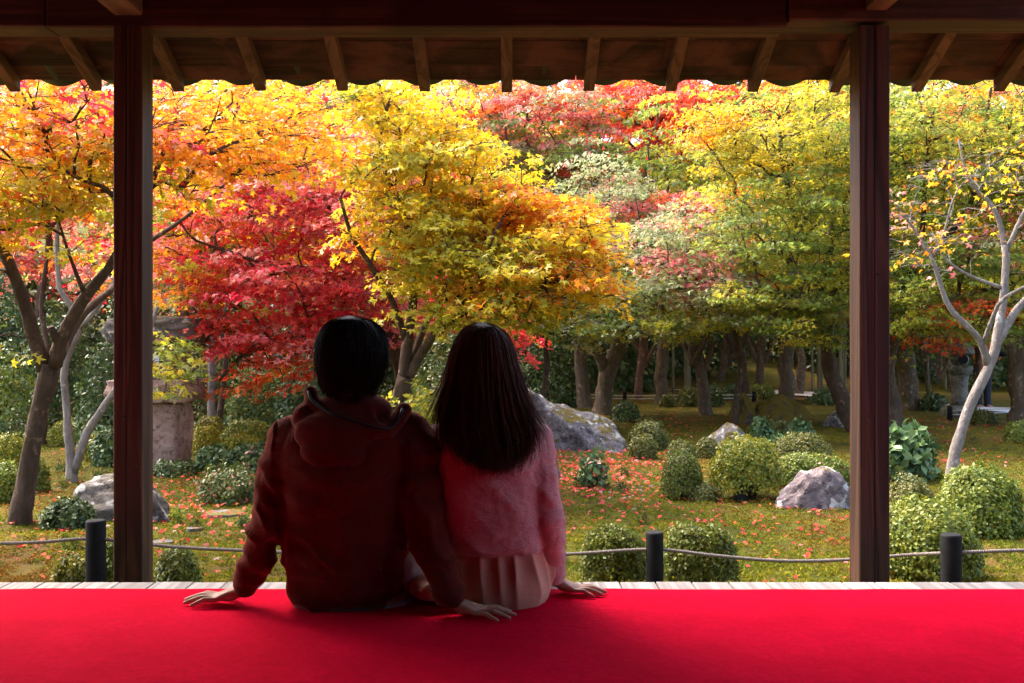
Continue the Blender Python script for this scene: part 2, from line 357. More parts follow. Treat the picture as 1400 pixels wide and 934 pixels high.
for x in np.arange(-4, 4.1, 1.37): link('floor_post', box_mesh('floor_post', x-.05, x+.05, YD-.13, YD-.031, 0, .33, .004), M['beam'], flo)
link('under_floor_panel', box_mesh('under_floor_panel', -4.4, 4.4, 2.7, 2.73, -.02, .464, 0), M['plaster'], flo)

# red felt carpet
m, t, b = newmat('red_felt'); v = coords(t, rand=False); n1 = nz(t, v, 420, 3, .8); n2 = nz(t, v, 4, 5, .6); n3 = nz(t, v, 60, 4, .7)
c = ramp(t, n2, [(.3, (.60, .0008, .024)), (.7, (.78, .0016, .036))]); c = mixc(t, ramp(t, n3, [(.35, (.55, .55, .55)), (.65, (0, 0, 0))]), c, (.52, .0008, .018)); c = mixc(t, ramp(t, nz(t, v, 190, 2, .5), [(.66, (0, 0, 0)), (.74, (.35, .35, .35))]), c, (.86, .05, .09))
t.links.new(c, b.inputs['Base Color']); b.inputs['Roughness'].default_value = .95; b.inputs['Specular IOR Level'].default_value = .02
b.inputs['Sheen Weight'].default_value = .0; b.inputs['Sheen Roughness'].default_value = .5; b.inputs['Sheen Tint'].default_value = (1, .25, .35, 1)
ad = N(t, 'ShaderNodeMath', operation='MULTIPLY_ADD', i_1=5.0); t.links.new(nz(t, v, 9, 4, .6, .6), ad.inputs[0]); t.links.new(n1, ad.inputs[2]); bump(t, b, ad.outputs[0], .45, .003)
nxc, nyc = 150, 60; xs = np.linspace(-3.6, 4.1, nxc); V = []
for lay in (0, 1):
    for j in range(nyc):
        for x in xs:
            ye = 3.192+.006*noise.noise(Vector((x*1.6, .3, 0)))+.004*noise.noise(Vector((x*5, 2.3, 0)))-.004*max(0, x-1.2); f = j/(nyc-1); y = -.6+(ye+.6)*(1-(1-f)**1.6)
            z = .5012+lay*.0045+.0045*max(0, noise.noise(Vector((x*2.1, y*2.3, 1.2))))+.003*max(0, noise.noise(Vector((x*6, y*1.2, 4.4))))
            V.append((x, y, z))
V = np.array(V); i = (np.arange(nyc-1)[:, None]*nxc+np.arange(nxc-1)[None]).ravel(); n0 = nxc*nyc
Q = [np.stack([i, i+nxc, i+1+nxc, i+1], 1), np.stack([i, i+1, i+1+nxc, i+nxc], 1)+n0]
for edge in (np.arange(nxc), np.arange(nxc)[::-1]+nxc*(nyc-1), np.arange(nyc)[::-1]*nxc, np.arange(nyc)*nxc+nxc-1):
    a, c_ = edge[:-1], edge[1:]; Q.append(np.stack([a, c_, c_+n0, a+n0], 1))
o = link('carpet', np_mesh('carpet', V, np.vstack(Q), smooth=True), M.setdefault('felt', m)); tag(o, 'bright red felt carpet laid over the veranda floor', 'carpet')

# ------------------------------------------------------------------ rope fence in front of the veranda
M['charred'] = plain('charred_post', (.009, .0085, .010), .7, .15, .4, 25, .3); M['rope'] = plain('rope_fibre', (.20, .165, .15), .85, .2, .4, 160, .4)
def bollard(px, py, d, wpx, label):
    p = P(px, py, d); r = wpx/2/F*d; bm = bmesh.new(); zs = [-.25, 0, p.z*.5, p.z-.012, p.z-.004, p.z]; rs = [r, r, r*1.0, r, r*.97, r*.86]; rings = []
    for z, q in zip(zs, rs): rings.append([bm.verts.new((q*math.cos(a*math.tau/24), q*math.sin(a*math.tau/24), z)) for a in range(24)])
    for a, c_ in zip(rings, rings[1:]):
        for k in range(24): bm.faces.new((a[k], a[(k+1) % 24], c_[(k+1) % 24], c_[k]))
    bm.faces.new(rings[0][::-1]); bm.faces.new(rings[-1])
    me = bpy.data.meshes.new('rope_post'); bm.to_mesh(me); bm.free(); me.polygons.foreach_set('use_smooth', np.r_[np.ones(len(me.polygons)-2, bool), np.zeros(2, bool)])
    o = link('rope_post', me, M['charred']); o.location = (p.x, p.y, 0); tag(o, label, 'post', 'charred posts of the rope fence'); return p
bollard(131, 711, 5.0, 26.5, 'short round black rope post in front of the big boulder'); bollard(895, 727, 5.0, 24, 'short round black rope post between two clipped azalea hedges'); bollard(1300.5, 730, 4.85, 27.5, 'short round black rope post in front of the bright green dome shrub')
rp = [(-120, 742), (0, 743), (60, 741), (131, 737), (240, 748), (340, 753), (460, 758), (600, 762), (700, 761), (790, 757), (895, 751.5), (980, 760), (1070, 767), (1165, 765), (1240, 759), (1301, 756), (1350, 754), (1420, 752), (1560, 751)]
rpts = resample(np.array([P(a, c_, 5.0-(.15 if a > 1250 else 0)+.0) for a, c_ in rp]), .006); Vs, Qs, off = [], [], 0
tn = np.gradient(rpts, axis=0); tn /= np.linalg.norm(tn, axis=1)[:, None]; up = np.array([0, 0, 1.]); s1 = np.cross(tn, up); s1 /= np.linalg.norm(s1, axis=1)[:, None]; s2 = np.cross(s1, tn)
L = np.arange(len(rpts))*.006
for k in range(3):
    ph = L/.032*2*np.pi+k*2*np.pi/3; pp = rpts+.0046*(np.cos(ph)[:, None]*s1+np.sin(ph)[:, None]*s2); V, Q = tube_np(pp, np.full(len(pp), .0052), 6); Vs.append(V); Qs.append(Q+off); off += len(V)
o = link('rope', np_mesh('rope', np.vstack(Vs), np.vstack(Qs), smooth=True), M['rope']); tag(o, 'twisted grey rope strung between the short black posts', 'rope')

# ------------------------------------------------------------------ leaves
def _maple(lobes):
    if lobes == 5: ang = [-118, -62, 0, 62, 118]; ln = [.50, .85, 1.0, .85, .50]; nr = .40
    else: ang = [-68, 0, 68]; ln = [.82, 1.0, .82]; nr = .38
    pts = [(0, -.05, 0)]
    for i, (a, l) in enumerate(zip(ang, ln)):
        pts.append((l*math.sin(R(a)), l*math.cos(R(a)), -.16*l*l))
        if i < len(ang)-1:
            b_ = (a+ang[i+1])/2; pts.append((nr*math.sin(R(b_)), nr*math.cos(R(b_)), .03))
    T = np.array(pts); n = len(T)
    return T-np.array([0, .3, 0]), np.array([(0, i+1, i) for i in range(1, n-1)])
LEAF5, LEAF3 = _maple(5), _maple(3)
OVAL = (np.array([(0, 0, 0), (.3, .5, .05), (0, 1.0, -.06), (-.3, .5, .05)]), np.array([(0, 1, 2), (0, 2, 3)]))
BLADE = (np.array([(-.22, 0, 0), (.22, 0, 0), (0, 1, 0)]), np.array([(0, 1, 2)]))
def leaves_mesh(name, tmpl, pos, axis, nrm, size, col):
    T, Fc = tmpl; n = len(pos)
    axis = axis-nrm*(axis*nrm).sum(1)[:, None]; axis /= np.linalg.norm(axis, axis=1)[:, None]+1e-9
    side = np.cross(axis, nrm)
    V = pos[:, None]+size[:, None, None]*(T[None, :, 0:1]*side[:, None]+T[None, :, 1:2]*axis[:, None]+T[None, :, 2:3]*nrm[:, None])
    k = len(T); Fa = (np.arange(n)*k)[:, None, None]+Fc[None]
    return np_mesh(name, V.reshape(-1, 3), Fa.reshape(-1, 3), np.repeat(col, k, 0))
def unit(a): return a/(np.linalg.norm(a, axis=-1, keepdims=True)+1e-9)

# leaf pigments
YEL = [(.80, .54, .02), (.82, .62, .04), (.74, .56, .03), (.84, .46, .02)]
ORA = [(.80, .26, .015), (.84, .36, .02), (.78, .18, .02), (.82, .44, .03)]
RED = [(.76, .04, .05), (.82, .075, .075), (.68, .025, .06), (.85, .16, .09)]
PNK = [(.84, .20, .20), (.86, .32, .27), (.80, .13, .16), (.86, .42, .32)]
SCA = [(.76, .06, .02), (.80, .13, .03), (.70, .035, .03), (.78, .2, .04)]
YGR = [(.52, .47, .035), (.62, .53, .04), (.40, .40, .035), (.70, .56, .05)]
GRN = [(.22, .30, .045), (.29, .35, .05), (.17, .24, .04), (.38, .40, .06)]
SAG = [(.34, .40, .17), (.44, .47, .23), (.27, .33, .13), (.54, .52, .31)]
OLV = [(.26, .22, .04), (.20, .19, .035), (.36, .26, .05)]
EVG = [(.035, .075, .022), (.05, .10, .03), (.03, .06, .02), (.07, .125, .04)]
PAL = dict(Y=YEL, O=ORA, R=RED, P=PNK, S=SCA, y=YGR, g=GRN, s=SAG, o=OLV, e=EVG)

# ------------------------------------------------------------------ trees
def tp(*rows):
    """rows (px, py, d, r_px) measured on the photograph -> (x,y,z,r)"""
    return np.array([(*P(a, b_, d), r/F*d) for a, b_, d, r in rows])
def down(tr, d, px_base, r):      # root flare into the ground
    p = P(px_base, 0, d); return np.array([(p.x, d, GZ(p.x, d)-.15, r)])
def grow_tree(name, label, cat, trunk, limbs, blobs, seed, n_sp, n_leaf, lsize, tmpl, bmat='bark', lmat='leaf', group=None, spray=.46, flat=.07, tw=.011, step=.13, twig_mat='twig', rough=.075, droop=.3, tilt=.62, air=1.7, sps=.74, slim=.84):
    """blobs: (px, py, d, rx, ry, rz (m), palette string, weight)"""
    r_ = np.random.default_rng(seed); n_sp = int(n_sp*air); spray = spray*sps; blobs = [(*b_[:3], b_[3]*1.15, b_[4]*1.35, b_[5]*1.3+.05, *b_[6:]) for b_ in blobs]; trunk = trunk*np.array([1, 1, 1, slim]); limbs = [l*np.array([1, 1, 1, slim]) for l in limbs]
    base = trunk[0, :3].copy(); root = empty(name, (base[0], base[1], max(0, base[2]+.15))); tag(root, label, cat, group)
    tr = resample(trunk, .10); nT = len(tr)
    if 0 < tr[0, 2]+.5 < 1.2:       # flare at the root
        h = tr[:, 2]-tr[0, 2]; tr[:, 3] *= 1+(.5 if base[1] < 12 else .22)*np.exp(-h/.14)
    def wob(a, s):
        q = a[:, 3]*.35
        return a[:, :3]+np.stack([[q[i]*noise.noise(Vector((p[2]*2.6, k*9.1+s, p[0]*2.6))) for i, p in enumerate(a)] for k in range(3)], 1)
    big = trunk[:, 3].max() > .06
    link('trunk', tube_mesh('trunk', wob(tr, seed), tr[:, 3], 14 if big else 9, rough, seed), M[bmat], root)
    nodes = [list(p[:3]) for p in tr]; nrad = list(tr[:, 3]); par = list(range(-1, nT-1)); ln = [i*.1 for i in range(nT)]
    for k, lb in enumerate(limbs):
        l = resample(lb, .10); link('limb', tube_mesh('limb', wob(l, seed+k), l[:, 3], 10, rough, seed+k), M[bmat], root)
        q = int(np.argmin(np.linalg.norm(np.array(nodes)-l[0, :3], axis=1))); pl = ln[q]
        for j, p in enumerate(l):
            nodes.append(list(p[:3])); nrad.append(p[3]); par.append(q if j == 0 else len(nodes)-2); ln.append(pl+j*.1)
    nfix = len(nodes)
    # spray anchors
    wts = np.array([b_[7]*b_[3]*b_[4]*b_[5] if len(b_) > 7 else b_[3]*b_[4]*b_[5] for b_ in blobs])**.8; wts /= wts.sum()
    anc, apal, aout = [], [], []
    bc = [np.array(P(b_[0], b_[1], b_[2])) for b_ in blobs]
    for bi, b_ in enumerate(blobs):
        n_b = max(2, int(round(n_sp*wts[bi])))
        for _ in range(n_b):
            for _try in range(12):
                u = unit(r_.standard_normal(3))*r_.random()**.38*r_.uniform(.75, 1.3)
                p = bc[bi]+u*np.array(b_[3:6])
                if not anc or np.min(np.linalg.norm((np.array(anc)-p)*np.array([1, 1, 1.8]), axis=1)) > spray*.5: break
            anc.append(p); apal.append(b_[6]); aout.append(u)
    anc = np.array(anc); A = len(anc); tips = np.zeros(5000+A*60)
    nd = np.array(nodes+[[1e6]*3]*(A*60)); nlen = np.array(ln+[0.]*(A*60)); cnt = len(nodes)
    order = np.argsort([np.min(np.linalg.norm(nd[:nfix]-a, axis=1)) for a in anc]); chains = []
    startmin = nfix*0
    for ai in order:
        a = anc[ai]; D = nd[:cnt]-a; dist = np.linalg.norm(D, axis=1); cost = dist+.22*nlen[:cnt]+.5*np.maximum(0, D[:, 2])
        cost[:min(4, nT//3)] += 50
        q = int(np.argmin(cost)); p0 = nd[q].copy(); L = dist[q]
        if L < .03: continue
        n = max(2, int(L/step)); pq = par[q]; dr = unit(p0-nd[pq]) if pq >= 0 else np.array([0, 0, 1.])
        c1 = p0+dr*L*.28+np.array([0, 0, .10*L]); c2 = a-unit(a-p0)*L*.3+np.array([0, 0, .14*L]); s = np.linspace(0, 1, n+1)[1:, None]
        pts = (1-s)**3*p0+3*(1-s)**2*s*c1+3*(1-s)*s*s*c2+s**3*a
        pts[:-1] += r_.standard_normal((n-1, 3))*.022*min(1, L)
        ch = [q]
        for j, p in enumerate(pts):
            nd[cnt] = p; nlen[cnt] = nlen[q]+L*(j+1)/n; par.append(q if j == 0 else cnt-1); nrad.append(0); ch.append(cnt); cnt += 1
        chains.append(ch)
    tips = np.zeros(cnt)
    for ch in chains: tips[ch[-1]] += 1
    for i in range(cnt-1, -1, -1):
        if par[i] >= 0: tips[par[i]] += tips[i]
    rad = np.array(nrad); Vs, Qs, off = [], [], 0
    for ch in chains:
        rr = np.array([tw*.42*max(tips[i], 1)**.46 for i in ch]); rr[0] = min(rr[1]*1.15, rad[ch[0]] if ch[0] < nfix else rr[1]*1.15); rr[-1] *= .45
        V, Q = tube_np(nd[ch], rr, 5); Vs.append(V); Qs.append(Q+off); off += len(V)
    # twigs fanning through each spray
    ctr = nd[:nfix].mean(0)
    out = unit((anc-np.array([ctr[0], ctr[1], 0]))*np.array([1, 1, 0]))
    for ai in range(A):
        for k in range(3):
            an = r_.uniform(-1.3, 1.3); c_, s_ = math.cos(an), math.sin(an); dv = np.array([out[ai, 0]*c_-out[ai, 1]*s_, out[ai, 0]*s_+out[ai, 1]*c_, r_.uniform(-.1, .25)])
            l_ = spray*r_.uniform(.5, 1.); pp = np.stack([anc[ai], anc[ai]+dv*l_*.5+[0, 0, .02], anc[ai]+dv*l_]); V, Q = tube_np(pp, [tw*.38, tw*.26, tw*.12], 3); Vs.append(V); Qs.append(Q+off); off += len(V)
    br = link('branchwork', np_mesh('branchwork', np.vstack(Vs), np.vstack(Qs), smooth=True), M[twig_mat], root); br['kind'] = 'stuff'
    # leaves
    if n_leaf:
        which = r_.integers(0, A, n_leaf); rad_ = spray*np.sqrt(r_.random(n_leaf))*r_.uniform(.6, 1.15, A)[which]; th = r_.uniform(0, 2*np.pi, n_leaf)
        off3 = np.stack([np.cos(th)*rad_, np.sin(th)*rad_, r_.normal(0, flat*.5, n_leaf)*spray*2.2-droop*rad_**2/spray*.6], 1)
        # each spray leans outward and down
        lean = r_.uniform(-.15, .45, A)[which]; o2 = out[which]; off3[:, 2] -= lean*(off3[:, :2]*o2[:, :2]).sum(1)
        pos = anc[which]+off3
        ax = unit(off3*np.array([1, 1, .3]))+.7*o2+r_.normal(0, .45, (n_leaf, 3)); ax[:, 2] -= .45
        nr = np.array([0, 0, 1.])+r_.normal(0, tilt, (n_leaf, 3))+.35*o2; nr = unit(nr); ax = unit(ax)
        # pigment
        pk = np.zeros((n_leaf, 3)); lp = []
        u1 = r_.random(A)
        spal = [PAL[apal[i][min(len(apal[i])-1, int(u1[i]*len(apal[i])))]] for i in range(A)]
        sbase = np.array([s[r_.integers(len(s))] for s in spal]); alt = np.array([s[r_.integers(len(s))] for s in spal])
        oth = np.array([PAL[apal[i][r_.integers(len(apal[i]))]][0] for i in range(A)])
        mfac = r_.random(n_leaf)[:, None]; pk = sbase[which]*(1-mfac)+alt[which]*mfac
        ch_ = r_.random(n_leaf) < .14; pk[ch_] = oth[which[ch_]]
        pk *= r_.uniform(.78, 1.12, n_leaf)[:, None]; pk *= 1+r_.normal(0, .05, (n_leaf, 3)); pk = np.clip(pk, .005, .9)
        cr = link('crown', leaves_mesh('crown', tmpl, pos, ax, nr, lsize*r_.uniform(.65, 1.2, n_leaf), pk), M[lmat], root); cr['kind'] = 'stuff'
    return root

# young maple with the forked brown trunk
grow_tree('maple_tree', 'forked brown maple with orange and yellow-green leaves beside the big boulder', 'tree',
    np.vstack([down(None, 7.1, 26, .125), tp((28, 716, 7.1, 21), (38, 645, 7.1, 18.5), (50, 575, 7.1, 17.5), (62, 520, 7.08, 20), (66, 496, 7.06, 22))]),
    [tp((60, 505, 7.06, 16), (42, 440, 6.95, 14.5), (22, 385, 6.85, 12), (2, 335, 6.75, 10.5), (-30, 270, 6.6, 8.5), (-50, 190, 6.5, 6), (-40, 110, 6.4, 4)),
     tp((74, 500, 7.04, 15), (86, 458, 7.0, 13), (116, 408, 6.92, 12), (150, 362, 6.85, 9.5), (185, 300, 6.8, 7.5), (215, 230, 6.8, 5.5), (240, 160, 6.8, 4)),
     tp((78, 490, 7.08, 11), (105, 442, 7.25, 9), (132, 412, 7.4, 7.5), (160, 388, 7.6, 6.5), (190, 340, 7.9, 5), (250, 300, 8.2, 4), (310, 250, 8.4, 3)),
     tp((80, 470, 7.0, 9), (73, 455, 6.95, 8), (69, 447, 6.93, 7)),
     tp((178, 312, 6.8, 6), (150, 262, 6.5, 5), (112, 246, 6.3, 4.2), (80, 226, 6.2, 4), (66, 196, 6.1, 3), (55, 165, 6.1, 2)),
     tp((118, 405, 6.92, 6), (105, 375, 6.8, 4), (90, 335, 6.7, 3), (80, 300, 6.6, 2))],
    [(60, 165, 6.3, .65, .5, .2, 'OYOy', 1), (-60, 230, 6.3, .6, .6, .4, 'OYy', .8), (250, 160, 6.9, .55, .5, .25, 'OYO', 1), (350, 190, 7.4, .5, .5, .25, 'OYO', 1), (120, 150, 6.0, .4, .4, .15, 'OOR', 1),
     (70, 225, 6.4, .35, .4, .06, 'yYO', 1), (40, 270, 6.4, .32, .3, .05, 'yYy', 1), (120, 265, 6.6, .3, .3, .05, 'yYO', 1), (-90, 380, 6.2, .2, .3, .15, 'yyg', 1), (-60, 455, 6.0, .05, .2, .14, 'yyg', 1.2),
     (300, 175, 8.2, .3, .3, .12, 'OYy', 1), (400, 170, 8.3, .3, .4, .2, 'OYO', 1), (238, 240, 7.3, .2, .3, .1, 'yYO', 1), (130, 220, 6.6, .3, .3, .1, 'ROy', 1)],
    11, 160, 12500, .050, LEAF5, slim=.66)
# slender pale two-stemmed tree
grow_tree('slender_tree', 'slender pale two-stemmed tree behind the brown maple', 'tree',
    np.vstack([down(None, 9.3, 96, .07), tp((98, 655, 9.3, 9), (97, 630, 9.3, 7.5), (93, 585, 9.3, 6.5), (88, 520, 9.3, 6), (93, 480, 9.3, 6), (108, 450, 9.3, 6), (96, 415, 9.3, 5), (82, 395, 9.3, 4.5), (78, 330, 9.3, 3.5), (85, 260, 9.3, 2.5))]),
    [tp((99, 648, 9.3, 8), (108, 625, 9.3, 7), (120, 590, 9.3, 6.5), (150, 545, 9.3, 6), (190, 490, 9.4, 4.5), (215, 420, 9.5, 3)), tp((108, 450, 9.3, 4), (130, 425, 9.3, 3.5), (160, 380, 9.3, 3))],
    [(80, 250, 9.3, .5, .4, .2, 'yYO', 1), (232, 490, 9.2, .14, .3, .24, 'yyg', 1.8), (150, 290, 9.3, .3, .4, .12, 'ygY', 1)], 12, 40, 2100, .052, LEAF5, bmat='bark_pale', spray=.32)
# red maple
grow_tree('maple_tree', 'crimson and pink maple spreading low behind the man in the hoodie', 'tree',
    np.vstack([down(None, 11.6, 556, .11), tp((556, 600, 11.6, 12), (552, 540, 11.6, 11.5), (540, 480, 11.5, 11), (530, 430, 11.4, 10), (533, 400, 11.4, 9))]),
    [tp((535, 440, 11.4, 8), (500, 400, 11.2, 7), (455, 378, 11.0, 6), (400, 365, 10.8, 5), (330, 350, 10.6, 3.5), (270, 330, 10.5, 2)),
     tp((532, 405, 11.4, 8), (545, 340, 11.5, 6.5), (560, 280, 11.6, 5), (575, 240, 11.7, 3.5)),
     tp((531, 420, 11.4, 7), (500, 340, 11.3, 6), (455, 280, 11.2, 4.5), (400, 240, 11.1, 3)),
     tp((540, 470, 11.5, 6), (480, 455, 11.2, 5), (400, 460, 10.9, 4), (340, 480, 10.7, 3), (300, 520, 10.6, 2.2)), tp((545, 470, 11.5, 5), (600, 440, 11.7, 4), (660, 430, 11.8, 3))],
    [(430, 290, 11.0, .7, .7, .4, 'RPP', 1), (320, 370, 10.6, .6, .6, .3, 'RRP', 1), (400, 400, 10.7, .7, .7, .25, 'RPR', 1.1), (310, 450, 10.5, .32, .5, .2, 'RRS', 1.2), (390, 470, 10.7, .5, .6, .2, 'RSP', 1), (235, 300, 10.6, .5, .5, .35, 'PRO', 1.1), (430, 240, 10.6, .6, .5, .25, 'PRP', 1.1),
     (500, 250, 11.3, .5, .6, .3, 'RPO', 1), (580, 240, 11.7, .35, .4, .25, 'RR', 1), (380, 230, 11.1, .6, .5, .3, 'PRO', 1), (300, 270, 10.8, .5, .5, .3, 'PRP', 1), (450, 190, 11.4, .5, .5, .25, 'PRO', 1), (330, 190, 11.3, .4, .5, .25, 'POR', 1), (540, 440, 11.2, .5, .4, .2, 'RRP', 1), (460, 440, 10.8, .5, .5, .2, 'RPR', 1), (500, 400, 11.0, .5, .6, .25, 'RRP', 1.1), (670, 440, 11.7, .45, .5, .14, 'RRS', 1.2), (690, 470, 11.6, .25, .3, .1, 'RR', 1), (470, 340, 10.9, .6, .6, .25, 'RRO', 1), (360, 510, 10.8, .5, .4, .1, 'SOS', 1), (600, 400, 11.7, .5, .4, .2, 'RRS', 1), (280, 385, 10.4, .3, .5, .2, 'OSy', 1)],
    13, 270, 30000, .053, LEAF5, bmat='bark')
# yellow maple in the centre
grow_tree('maple_tree', 'golden yellow maple with several grey stems between the two seated people', 'tree',
    np.vstack([down(None, 9.0, 532, .12), tp((535, 600, 9.0, 14), (545, 545, 9.0, 13), (556, 515, 9.0, 13))]),
    [tp((552, 522, 9.0, 10), (556, 480, 9.0, 9), (560, 445, 8.95, 8), (566, 400, 8.9, 6.5), (562, 340, 8.9, 5.5), (548, 280, 8.9, 4.5), (528, 240, 8.9, 4), (520, 190, 9.0, 3), (535, 130, 9.0, 2)),
     tp((560, 515, 9.0, 9.5), (576, 485, 9.0, 8), (592, 460, 8.9, 7.5), (625, 432, 8.8, 7), (660, 418, 8.7, 6), (710, 405, 8.6, 5), (760, 385, 8.5, 4), (800, 365, 8.4, 2.8)),
     tp((556, 505, 9.0, 7), (572, 470, 9.1, 6), (585, 435, 9.2, 5.5), (610, 395, 9.2, 5), (635, 370, 9.2, 4.5), (655, 330, 9.2, 3.5), (640, 280, 9.2, 3), (650, 230, 9.2, 2)),
     tp((556, 470, 9.0, 6), (535, 410, 8.8, 5), (505, 360, 8.6, 4.5), (480, 320, 8.5, 3.5), (465, 270, 8.4, 2.5)),
     tp((635, 372, 9.2, 4), (680, 350, 9.1, 3.5), (720, 330, 9.0, 3), (760, 300, 9.0, 2)), tp((625, 432, 8.8, 4), (640, 400, 8.6, 3.5), (665, 365, 8.5, 3), (675, 320, 8.4, 2))],
    [(545, 170, 9.1, .45, .5, .2, 'YYy', 1), (540, 230, 8.8, .35, .4, .15, 'yYy', 1), (620, 230, 9.2, .5, .6, .22, 'YyY', 1), (510, 245, 8.7, .2, .3, .15, 'YyO', 1), (500, 325, 8.7, .15, .3, .1, 'YOY', .8), (575, 310, 8.7, .45, .5, .15, 'Yyy', 1), (660, 285, 9.0, .5, .6, .18, 'YYO', 1.2), (705, 285, 9.0, .42, .5, .14, 'YYO', 1.1),
     (640, 350, 8.8, .6, .6, .14, 'yyY', 1), (725, 345, 8.7, .5, .5, .14, 'YyO', 1.1), (785, 325, 8.6, .28, .4, .16, 'YOY', 1.2), (580, 380, 8.7, .35, .4, .08, 'yyY', 1), (700, 395, 8.5, .5, .5, .1, 'yYO', 1.1), (765, 390, 8.5, .32, .4, .1, 'OYy', 1.1), (812, 365, 8.6, .14, .3, .12, 'OYO', 1.1), (720, 430, 8.5, .35, .4, .07, 'yyg', 1), (590, 430, 8.7, .25, .4, .06, 'yy', .9), (500, 130, 9.1, .3, .4, .14, 'Yyg', 1)],
    14, 185, 21000, .051, LEAF5)
# sage green and pink maples, middle distance
grow_tree('maple_tree', 'sage green maple with pink-tinged leaf tips above the big lichen rock', 'tree',
    np.vstack([down(None, 17.5, 822, .2), tp((822, 569, 17.5, 17), (826, 545, 17.5, 15), (835, 500, 17.4, 14.5), (848, 465, 17.3, 13), (858, 430, 17.2, 11))]),
    [tp((853, 440, 17.2, 10), (880, 390, 16.8, 8), (920, 350, 16.3, 6), (955, 320, 14.2, 3.5)), tp((880, 390, 16.8, 6), (900, 380, 15.4, 5), (930, 390, 14, 3.5), (960, 385, 13.4, 2)), tp((855, 440, 17.2, 9), (835, 380, 17, 7), (800, 330, 16.8, 5.5), (770, 270, 16.6, 4)), tp((858, 432, 17.2, 8), (880, 340, 17.4, 6), (890, 270, 17.5, 4)),
     tp((830, 520, 17.5, 9), (815, 480, 17.2, 8), (795, 450, 17, 6), (770, 420, 16.8, 4))],
    [(910, 325, 13.8, .7, .6, .3, 'sPs', 1.2), (955, 375, 13.4, .5, .5, .28, 'ssP', 1.5), (880, 400, 13.6, .7, .6, .2, 'sgs', 1.3), (840, 440, 13.6, .6, .5, .1, 'gsy', 1), (980, 430, 13.4, .4, .5, .1, 'sgy', 1), (820, 290, 16.4, 1.0, .9, .6, 'sPs', 1), (770, 340, 16.6, .9, .8, .5, 'sgy', 1), (930, 290, 16.3, .8, .7, .25, 'PSP', 1), (800, 420, 16.5, .9, .7, .25, 'gys', 1), (980, 340, 15.8, .4, .6, .4, 'sPs', 1), (920, 440, 14, .8, .6, .08, 'gsy', 1)],
    21, 250, 26000, .066, LEAF3, bmat='bark_dark', spray=.5, tw=.014, slim=.8)
grow_tree('maple_tree', 'dull green maple flecked with red, tallest above the golden maple', 'tree',
    np.vstack([down(None, 19.5, 800, .17), tp((800, 557, 19.5, 12), (797, 520, 19.5, 10.5), (793, 480, 19.5, 10), (790, 430, 19.4, 9), (780, 370, 19.3, 10), (765, 300, 19.2, 7), (755, 230, 19.2, 5))]),
    [tp((788, 420, 19.4, 8), (740, 350, 19.2, 6), (700, 300, 19.0, 4)), tp((782, 380, 19.3, 7), (800, 300, 19, 5), (820, 230, 18.8, 4))],
    [(740, 190, 18.6, 1.2, 1.0, .8, 'sPg', 1), (700, 250, 18.8, 1.0, .9, .8, 'sgo', 1), (790, 220, 18.6, 1.0, .9, .8, 'gsS', 1), (690, 150, 18.8, 1.0, .8, .4, 'OSP', 1), (770, 140, 18.8, .9, .8, .4, 'PSs', 1), (720, 340, 19, 1.3, 1, .8, 'ggy', 1), (640, 180, 19.2, .9, .9, .8, 'Pso', 1)],
    22, 170, 20000, .09, LEAF3, bmat='bark_dark', spray=.55, tw=.016)
grow_tree('maple_tree', 'scarlet-topped maple with bare dark branches inside the crown', 'tree',
    np.vstack([down(None, 20.5, 905, .16), tp((905, 555, 20.5, 11), (905, 500, 20.5, 10), (912, 430, 20.4, 9), (910, 360, 20.3, 8), (900, 300, 20.2, 6.5))]),
    [tp((901, 310, 20.2, 5), (940, 250, 20, 4.5), (975, 200, 19.8, 3.5), (990, 160, 19.8, 2)), tp((901, 300, 20.2, 5), (880, 250, 20, 4), (900, 190, 20, 3)), tp((915, 270, 20.1, 4), (960, 270, 20, 3), (1000, 240, 20, 2)), tp((870, 300, 20, 5), (890, 260, 19.6, 4), (930, 220, 19.4, 3))],
    [(910, 170, 19.8, 1.5, 1.0, .55, 'SSP', 1), (850, 140, 20, .9, .9, .4, 'SSO', 1), (980, 150, 20, 1.1, .9, .5, 'SRS', 1), (970, 240, 20.4, .9, .8, .5, 'Ooy', .7), (930, 130, 20, 1.4, .9, .3, 'SPS', 1), (1040, 150, 20.3, .7, .8, .5, 'SOR', 1), (1000, 280, 20.6, .9, .9, .6, 'Ooy', .8)],
    23, 150, 18000, .09, LEAF3, bmat='bark_dark', spray=.55, tw=.02)
